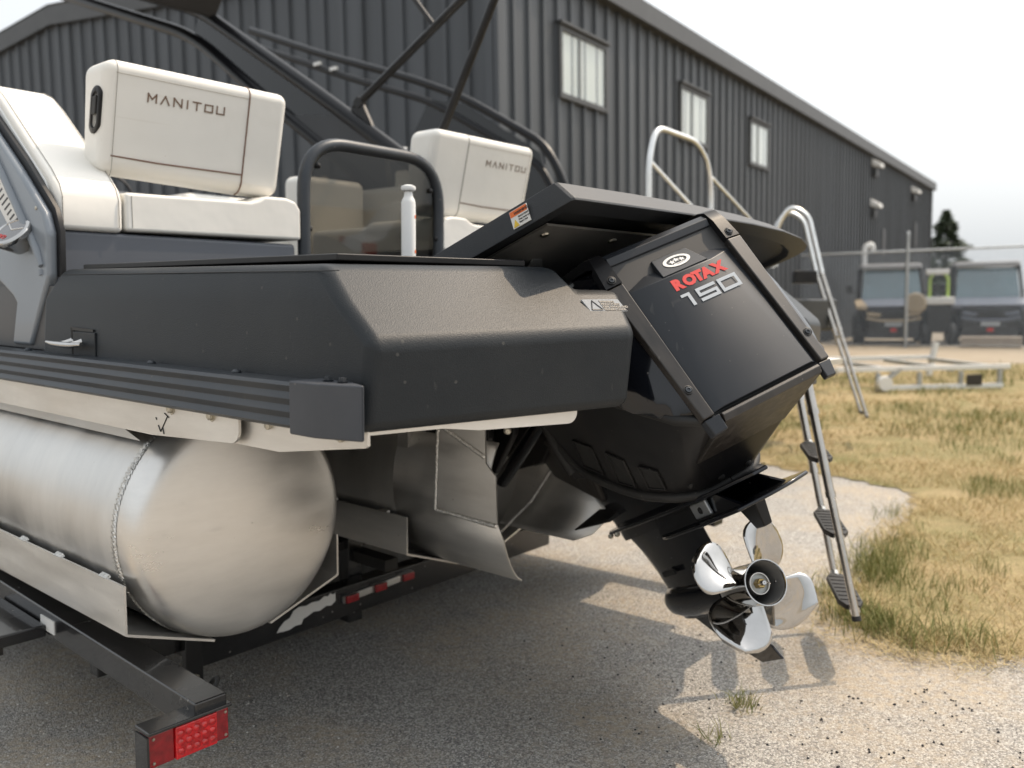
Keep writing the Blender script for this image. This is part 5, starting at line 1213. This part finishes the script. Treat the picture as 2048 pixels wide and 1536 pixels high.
tb(MB().lathe([(.013,0), (.013,.004), (.009,.004), (.009,.012), (.001,.013)], 6, (1.31, 2.372, -1.140), (0,-1,0)), 'bolt', 'zinc', bkt)
tb(MB().box((1.112, 2.33, -1.04), (1.137, 2.404, -.80)), 'upright', 'trailer', bevel=.003)
tb(MB().box((1.978, 2.475, -1.185), (2.04, 2.53, -.86)), 'stand_post', 'trailer', bevel=.003)
tb(MB().hexa([(1.90,2.50,-.915), (2.10,2.50,-.915), (2.10,2.8,-.915), (1.90,2.8,-.915)], [(1.92,2.50,-.88), (2.08,2.50,-.88), (2.08,2.8,-.88), (1.92,2.8,-.88)]), 'roller_bracket', 'trailer', bevel=.004)
# bare paint patch and light bar on the rear cross beam
mb = MB(); ptch = [(1.617,-1.097), (1.628,-1.082), (1.647,-1.066), (1.668,-1.060), (1.684,-1.040), (1.707,-1.032), (1.735,-1.036), (1.760,-1.030), (1.789,-1.033), (1.812,-1.022), (1.826,-1.026), (1.836,-1.018), (1.849,-1.026), (1.857,-1.022), (1.858,-1.050), (1.840,-1.062), (1.818,-1.058), (1.790,-1.068), (1.765,-1.064), (1.738,-1.074), (1.722,-1.078), (1.714,-1.094), (1.690,-1.093), (1.665,-1.100), (1.640,-1.099)]
mb.hexa([(x,2.4005,z) for x,z in ptch], [(x,2.3985,z) for x,z in ptch]); tb(mb, 'bare_metal_patch', 'white_print')
lbx = tb(MB().hexa([(1.885,2.386,-1.066), (2.215,2.386,-1.048), (2.215,2.399,-1.048), (1.885,2.399,-1.066)], [(1.885,2.386,-1.042), (2.215,2.386,-1.024), (2.215,2.399,-1.024), (1.885,2.399,-1.042)]), 'marker_light_bar', 'bright_alu', bevel=.002)
for x in (1.918, 2.05, 2.185): tb(MB().box((x-.028, 2.374, -1.068+.055*(x-1.885)), (x+.028, 2.3855, -1.040+.055*(x-1.885))), 'marker_light', 'red_dark', lbx, bevel=.004)
# tail light
tl = empty('tail_light', Matrix()); tl.parent = trl
tb(MB().box((.842, 1.722, -.923), (1.040, 1.785, -.914)), 'hood_plate', 'trailer', tl, bevel=.003)
tb(MB().box((.838, 1.722, -1.06), (.843, 1.775, -.924)), 'side_plate', 'trailer', tl)
tb(MB().box((.846, 1.733, -1.0), (.905, 1.775, -.926)), 'lens', 'red_dark', tl, bevel=.003)
tb(MB().box((.9052, 1.727, -1.0), (1.0048, 1.775, -.926)), 'lens', 'red_lens', tl, bevel=.003)
tb(MB().box((1.005, 1.733, -1.0), (1.036, 1.775, -.926)), 'lens', 'red_dark', tl, bevel=.003)
for i in range(5):
    for j in range(3): tb(MB().lathe([(.0085,0), (.0075,.002), (.004,.0034), (.0005,.004)], 10, (.9175+.0188*i, 1.727, -.983+.020*j), (0,-1,0)), 'led_cell', 'red_lens', tl, smooth=60)
for x in (.858, 1.028):
    for z in (-.990, -.936): tb(MB().lathe([(.004,0), (.003,.002), (.0005,.0025)], 8, (x,1.733,z), (0,-1,0)), 'screw', 'zinc', tl)
tb(MB().tube(fillet([(1.03,1.80,-.93), (1.07,1.83,-.90), (1.085,1.87,-.915), (1.06,1.90,-.97)], .03), .006, 8), 'light_cable', 'rubber', tl, smooth=60)
tb(MB().box((.952, 2.47, -.928), (.9549, 2.56, -.890)), 'reflector_label', 'white_print')
st_ = tb(MB().hexa([(.70,2.52,-.945), (.952,2.52,-.945), (.952,2.85,-.94), (.70,2.85,-.94)], [(.70,2.52,-.91), (.952,2.52,-.91), (.952,2.85,-.905), (.70,2.85,-.905)]), 'fender_step', 'trailer', bevel=.006)
tb(MB().box((.80,2.58,-.985), (.86,2.64,-.946)), 'step_bracket', 'strip', st_)
for x in (.70, 3.70):
    for y in (4.1, 5.0):
        w = tb(MB().lathe([(.16,-.09), (.26,-.09), (.29,-.06), (.29,.06), (.26,.09), (.16,.09)], 30, (x,y,-.955), (1,0,0)), 'wheel', 'rubber', smooth=40)
        tb(MB().lathe([(.02,-.07), (.165,-.085), (.165,.085), (.02,.07)], 24, (x,y,-.955), (1,0,0)), 'rim', 'galv', w, smooth=40)
tb(MB().box((.62,3.72,-.66), (.84,5.38,-.63)), 'wheel_fender', 'trailer', bevel=.02)

# ------------------------------------------------------------------ second pontoon boat behind, to starboard
OFF = Vector((4.30, 1.36, 0)); BO2 = BO + OFF
boat2 = empty('pontoon_boat', frame_at(BO2), 'second black pontoon boat parked behind the motor, ladder hanging from its stern', 'boat')
def b2(mb, name, m, par=None, **k): return mb.build(name, m, par or boat2, off=BO, **k)
for x in (1.278, 2.2, 3.122):
    MB().loft([arc_pts(x, y, 0, 360, 40)[:-1] for y in (2.6, 5.5, 8.0)]).build('pontoon_tube', 'alu_tube', boat2, off=BO, smooth=60)
b2(MB().box((1.0, 1.5, -.24), (3.42, 8.0, .03)), 'deck', 'pod', bevel=.02)
b2(MB().box((1.03, 2.6, .03), (1.07, 8.0, .62)), 'side_wall', 'sidewall')
b2(MB().box((3.33, 2.6, .03), (3.37, 8.0, .62)), 'side_wall', 'sidewall')
for x0, x1 in ((1.1, 1.85), (2.6, 3.3)): b2(MB().box((x0, 2.65, .03), (x1, 3.2, .60)), 'lounge_seat', 'black_satin', bevel=.05, seg=4)
g2 = empty('stern_gate', Matrix()); g2.parent = boat2
gate(g2, BO, 2.2, 2.45)
t2 = empty('tower_arch', Matrix()); t2.parent = boat2
o2 = lambda y, z: (5.4-OFF.x, y-OFF.y, z)
for X in (1.10,):
    q = [(X, y-OFF.y, z) for y, z in ((8.29,2.80), (7.11,2.36), (5.77,1.91), (5.17,1.67), (4.31,1.20), (4.12,.90), (4.0,.5))]
    MB().tube(fillet(q, .25, 5), .034, 10).build('tower_tube', 'tower_black', t2, smooth=60, off=BO)
    q2 = [(X, y-OFF.y, z) for y, z in ((8.25,2.64), (6.66,2.06), (5.59,1.70), (5.2,1.50), (4.36,1.05), (4.2,.80))]
    MB().tube(fillet(q2, .25, 5), .030, 10).build('tower_tube', 'tower_black', t2, smooth=60, off=BO)
    mb = MB(); pts = [(5.59,1.72), (5.17,1.62), (4.36,1.14), (4.2,.75), (5.2,.75), (5.9,1.3)]
    mb.hexa([(X-.004,y-OFF.y,z) for y, z in pts], [(X+.004,y-OFF.y,z) for y, z in pts]); mb.build('tower_panel', 'tint_dark', t2, off=BO)
for y, z in ((7.05,2.24), (6.80,2.155)): b2(MB().box((1.05, y-OFF.y, z), (1.07, y-OFF.y+.10, z+.028)), 'light_strip', 'white_paint', t2)
b2(MB().lathe([(.001,-.28), (.06,-.26), (.075,-.1), (.075,.12), (.05,.24), (.001,.26)], 16, (1.5,4.9,1.36), (.3,-1,-.1)), 'tower_speaker', 'white_paint', t2, smooth=60)
b2(MB().box((2.4, 4.5, .03), (3.2, 5.2, 1.0)), 'helm_console', 'black_satin', bevel=.08, seg=4)
# tube rail around the stern step
hr = empty('stern_handrail', Matrix()); hr.parent = boat2
S = lambda p: (p[0]-OFF.x, p[1]-OFF.y, p[2])
MB().tube(fillet([S(p) for p in ((5.15,3.2,.03), (5.12,3.2,.94), (5.20,3.2,1.17), (5.75,3.2,1.15), (5.94,3.2,1.02), (6.0,3.2,.80), (6.0,3.2,.03))], .12, 6), .020, 12).build('rail', 'bright_alu', hr, smooth=60, off=BO)
MB().tube([S(p) for p in ((5.14,3.2,.93), (5.53,3.1,.66), (5.7,3.05,.5))], .015, 10).build('brace', 'bright_alu', hr, smooth=60, off=BO)
MB().tube([S(p) for p in ((5.99,3.2,.92), (6.66,3.2,.66), (7.0,3.2,.5))], .015, 10).build('brace', 'bright_alu', hr, smooth=60, off=BO)
# its boarding ladder, with looped grab rails
L2 = boarding_ladder(boat2, BO, S((7.18,2.80,.24)), S((7.22,2.40,-.915)), S((7.52,2.98,.24)), S((7.56,2.56,-.945)), (.985,), r=.016, brk=(.4, .7), hw=.022)
b2(MB().tube([S((7.20,2.62,-.28)), S((7.54,2.79,-.29))], .012, 8), 'ladder_rung', 'bright_alu', L2, smooth=60)
for dx, dy in ((0,0), (.34,.18)):
    MB().tube(fillet([S((7.08+dx,3.16+dy,.30)), S((7.08+dx,3.16+dy,.64)), S((7.11+dx,3.06+dy,.80)), S((7.15+dx,2.92+dy,.72)), S((7.18+dx,2.80+dy,.24))], .14, 7), .020, 12).build('grab_loop', 'bright_alu', L2, smooth=60, off=BO)
MB().hexa([S(p) for p in ((7.0,2.95,.16), (7.14,2.82,.16), (7.5,3.0,.16), (7.36,3.13,.16))], [S(p) for p in ((7.0,2.95,.26), (7.14,2.82,.26), (7.5,3.0,.26), (7.36,3.13,.26))]).build('ladder_hinge', 'black_satin', L2, off=BO, bevel=.006)

# ------------------------------------------------------------------ silver SUV parked behind the viewer (seen mirrored in the smoked gate panel)
sv = empty('parked_suv', Matrix.Translation((12.2, 5.15, .0)) @ Matrix.Rotation(R(-14), 4, 'Z'), 'silver SUV seen only as a reflection in the smoked gate panel', 'car')
side = [(-2.3,.42), (-2.32,.85), (-2.2,1.02), (-1.95,1.10), (-1.55,1.66), (-1.3,1.74), (.3,1.74), (.75,1.62), (1.35,1.08), (2.15,.92), (2.32,.70), (2.30,.42)]
secs = []
for x, k in ((-.93,.90), (-.90,1.0), (.90,1.0), (.93,.90)):
    secs.append([Vector((x*(1 - .16*max(0, (z-1.0)/.74)), y*(.985 if abs(x) > .91 else 1), .42 + (z-.42)*(k if z < 1.05 else 1-.0*(1-k)))) for y, z in side])
MB().loft(secs).build('body', 'silver_paint', sv, bevel=.05, seg=3)
for sx in (-1, 1):
    for pts in ([(-1.72,1.12), (-1.42,1.58), (-.72,1.64), (-.72,1.12)], [(-.64,1.12), (-.64,1.64), (.22,1.64), (.22,1.12)], [(.30,1.12), (.30,1.63), (.62,1.55), (1.12,1.12)]):
        mb = MB(); xo = lambda z: sx*(.935*(1 - .16*max(0, (z-1.0)/.74)) + .004)
        mb.hexa([(xo(z)-sx*.03, y, z) for y, z in pts], [(xo(z), y, z) for y, z in pts]); mb.build('side_window', 'windshield', sv)
    MB().box((sx*.935-.02, -2.30, .80), (sx*.935+.012, -2.05, 1.02)).build('tail_lamp', 'red_lens', sv, bevel=.01)
    MB().box((sx*.6-.22, 2.24, .70), (sx*.6+.22, 2.335, .86)).build('headlight', 'white_print', sv, bevel=.02)
    for y in (-1.42, 1.42):
        w = MB().lathe([(.2,-.12), (.33,-.12), (.36,-.08), (.36,.08), (.33,.12), (.2,.12)], 28, (sx*.84, y, .37), (1,0,0)).build('wheel', 'rubber', sv, smooth=40)
        MB().lathe([(.02,-.10), (.22,-.122), (.22,.122), (.02,.10)], 20, (sx*.84, y, .37), (1,0,0)).build('rim', 'galv', w, smooth=40)
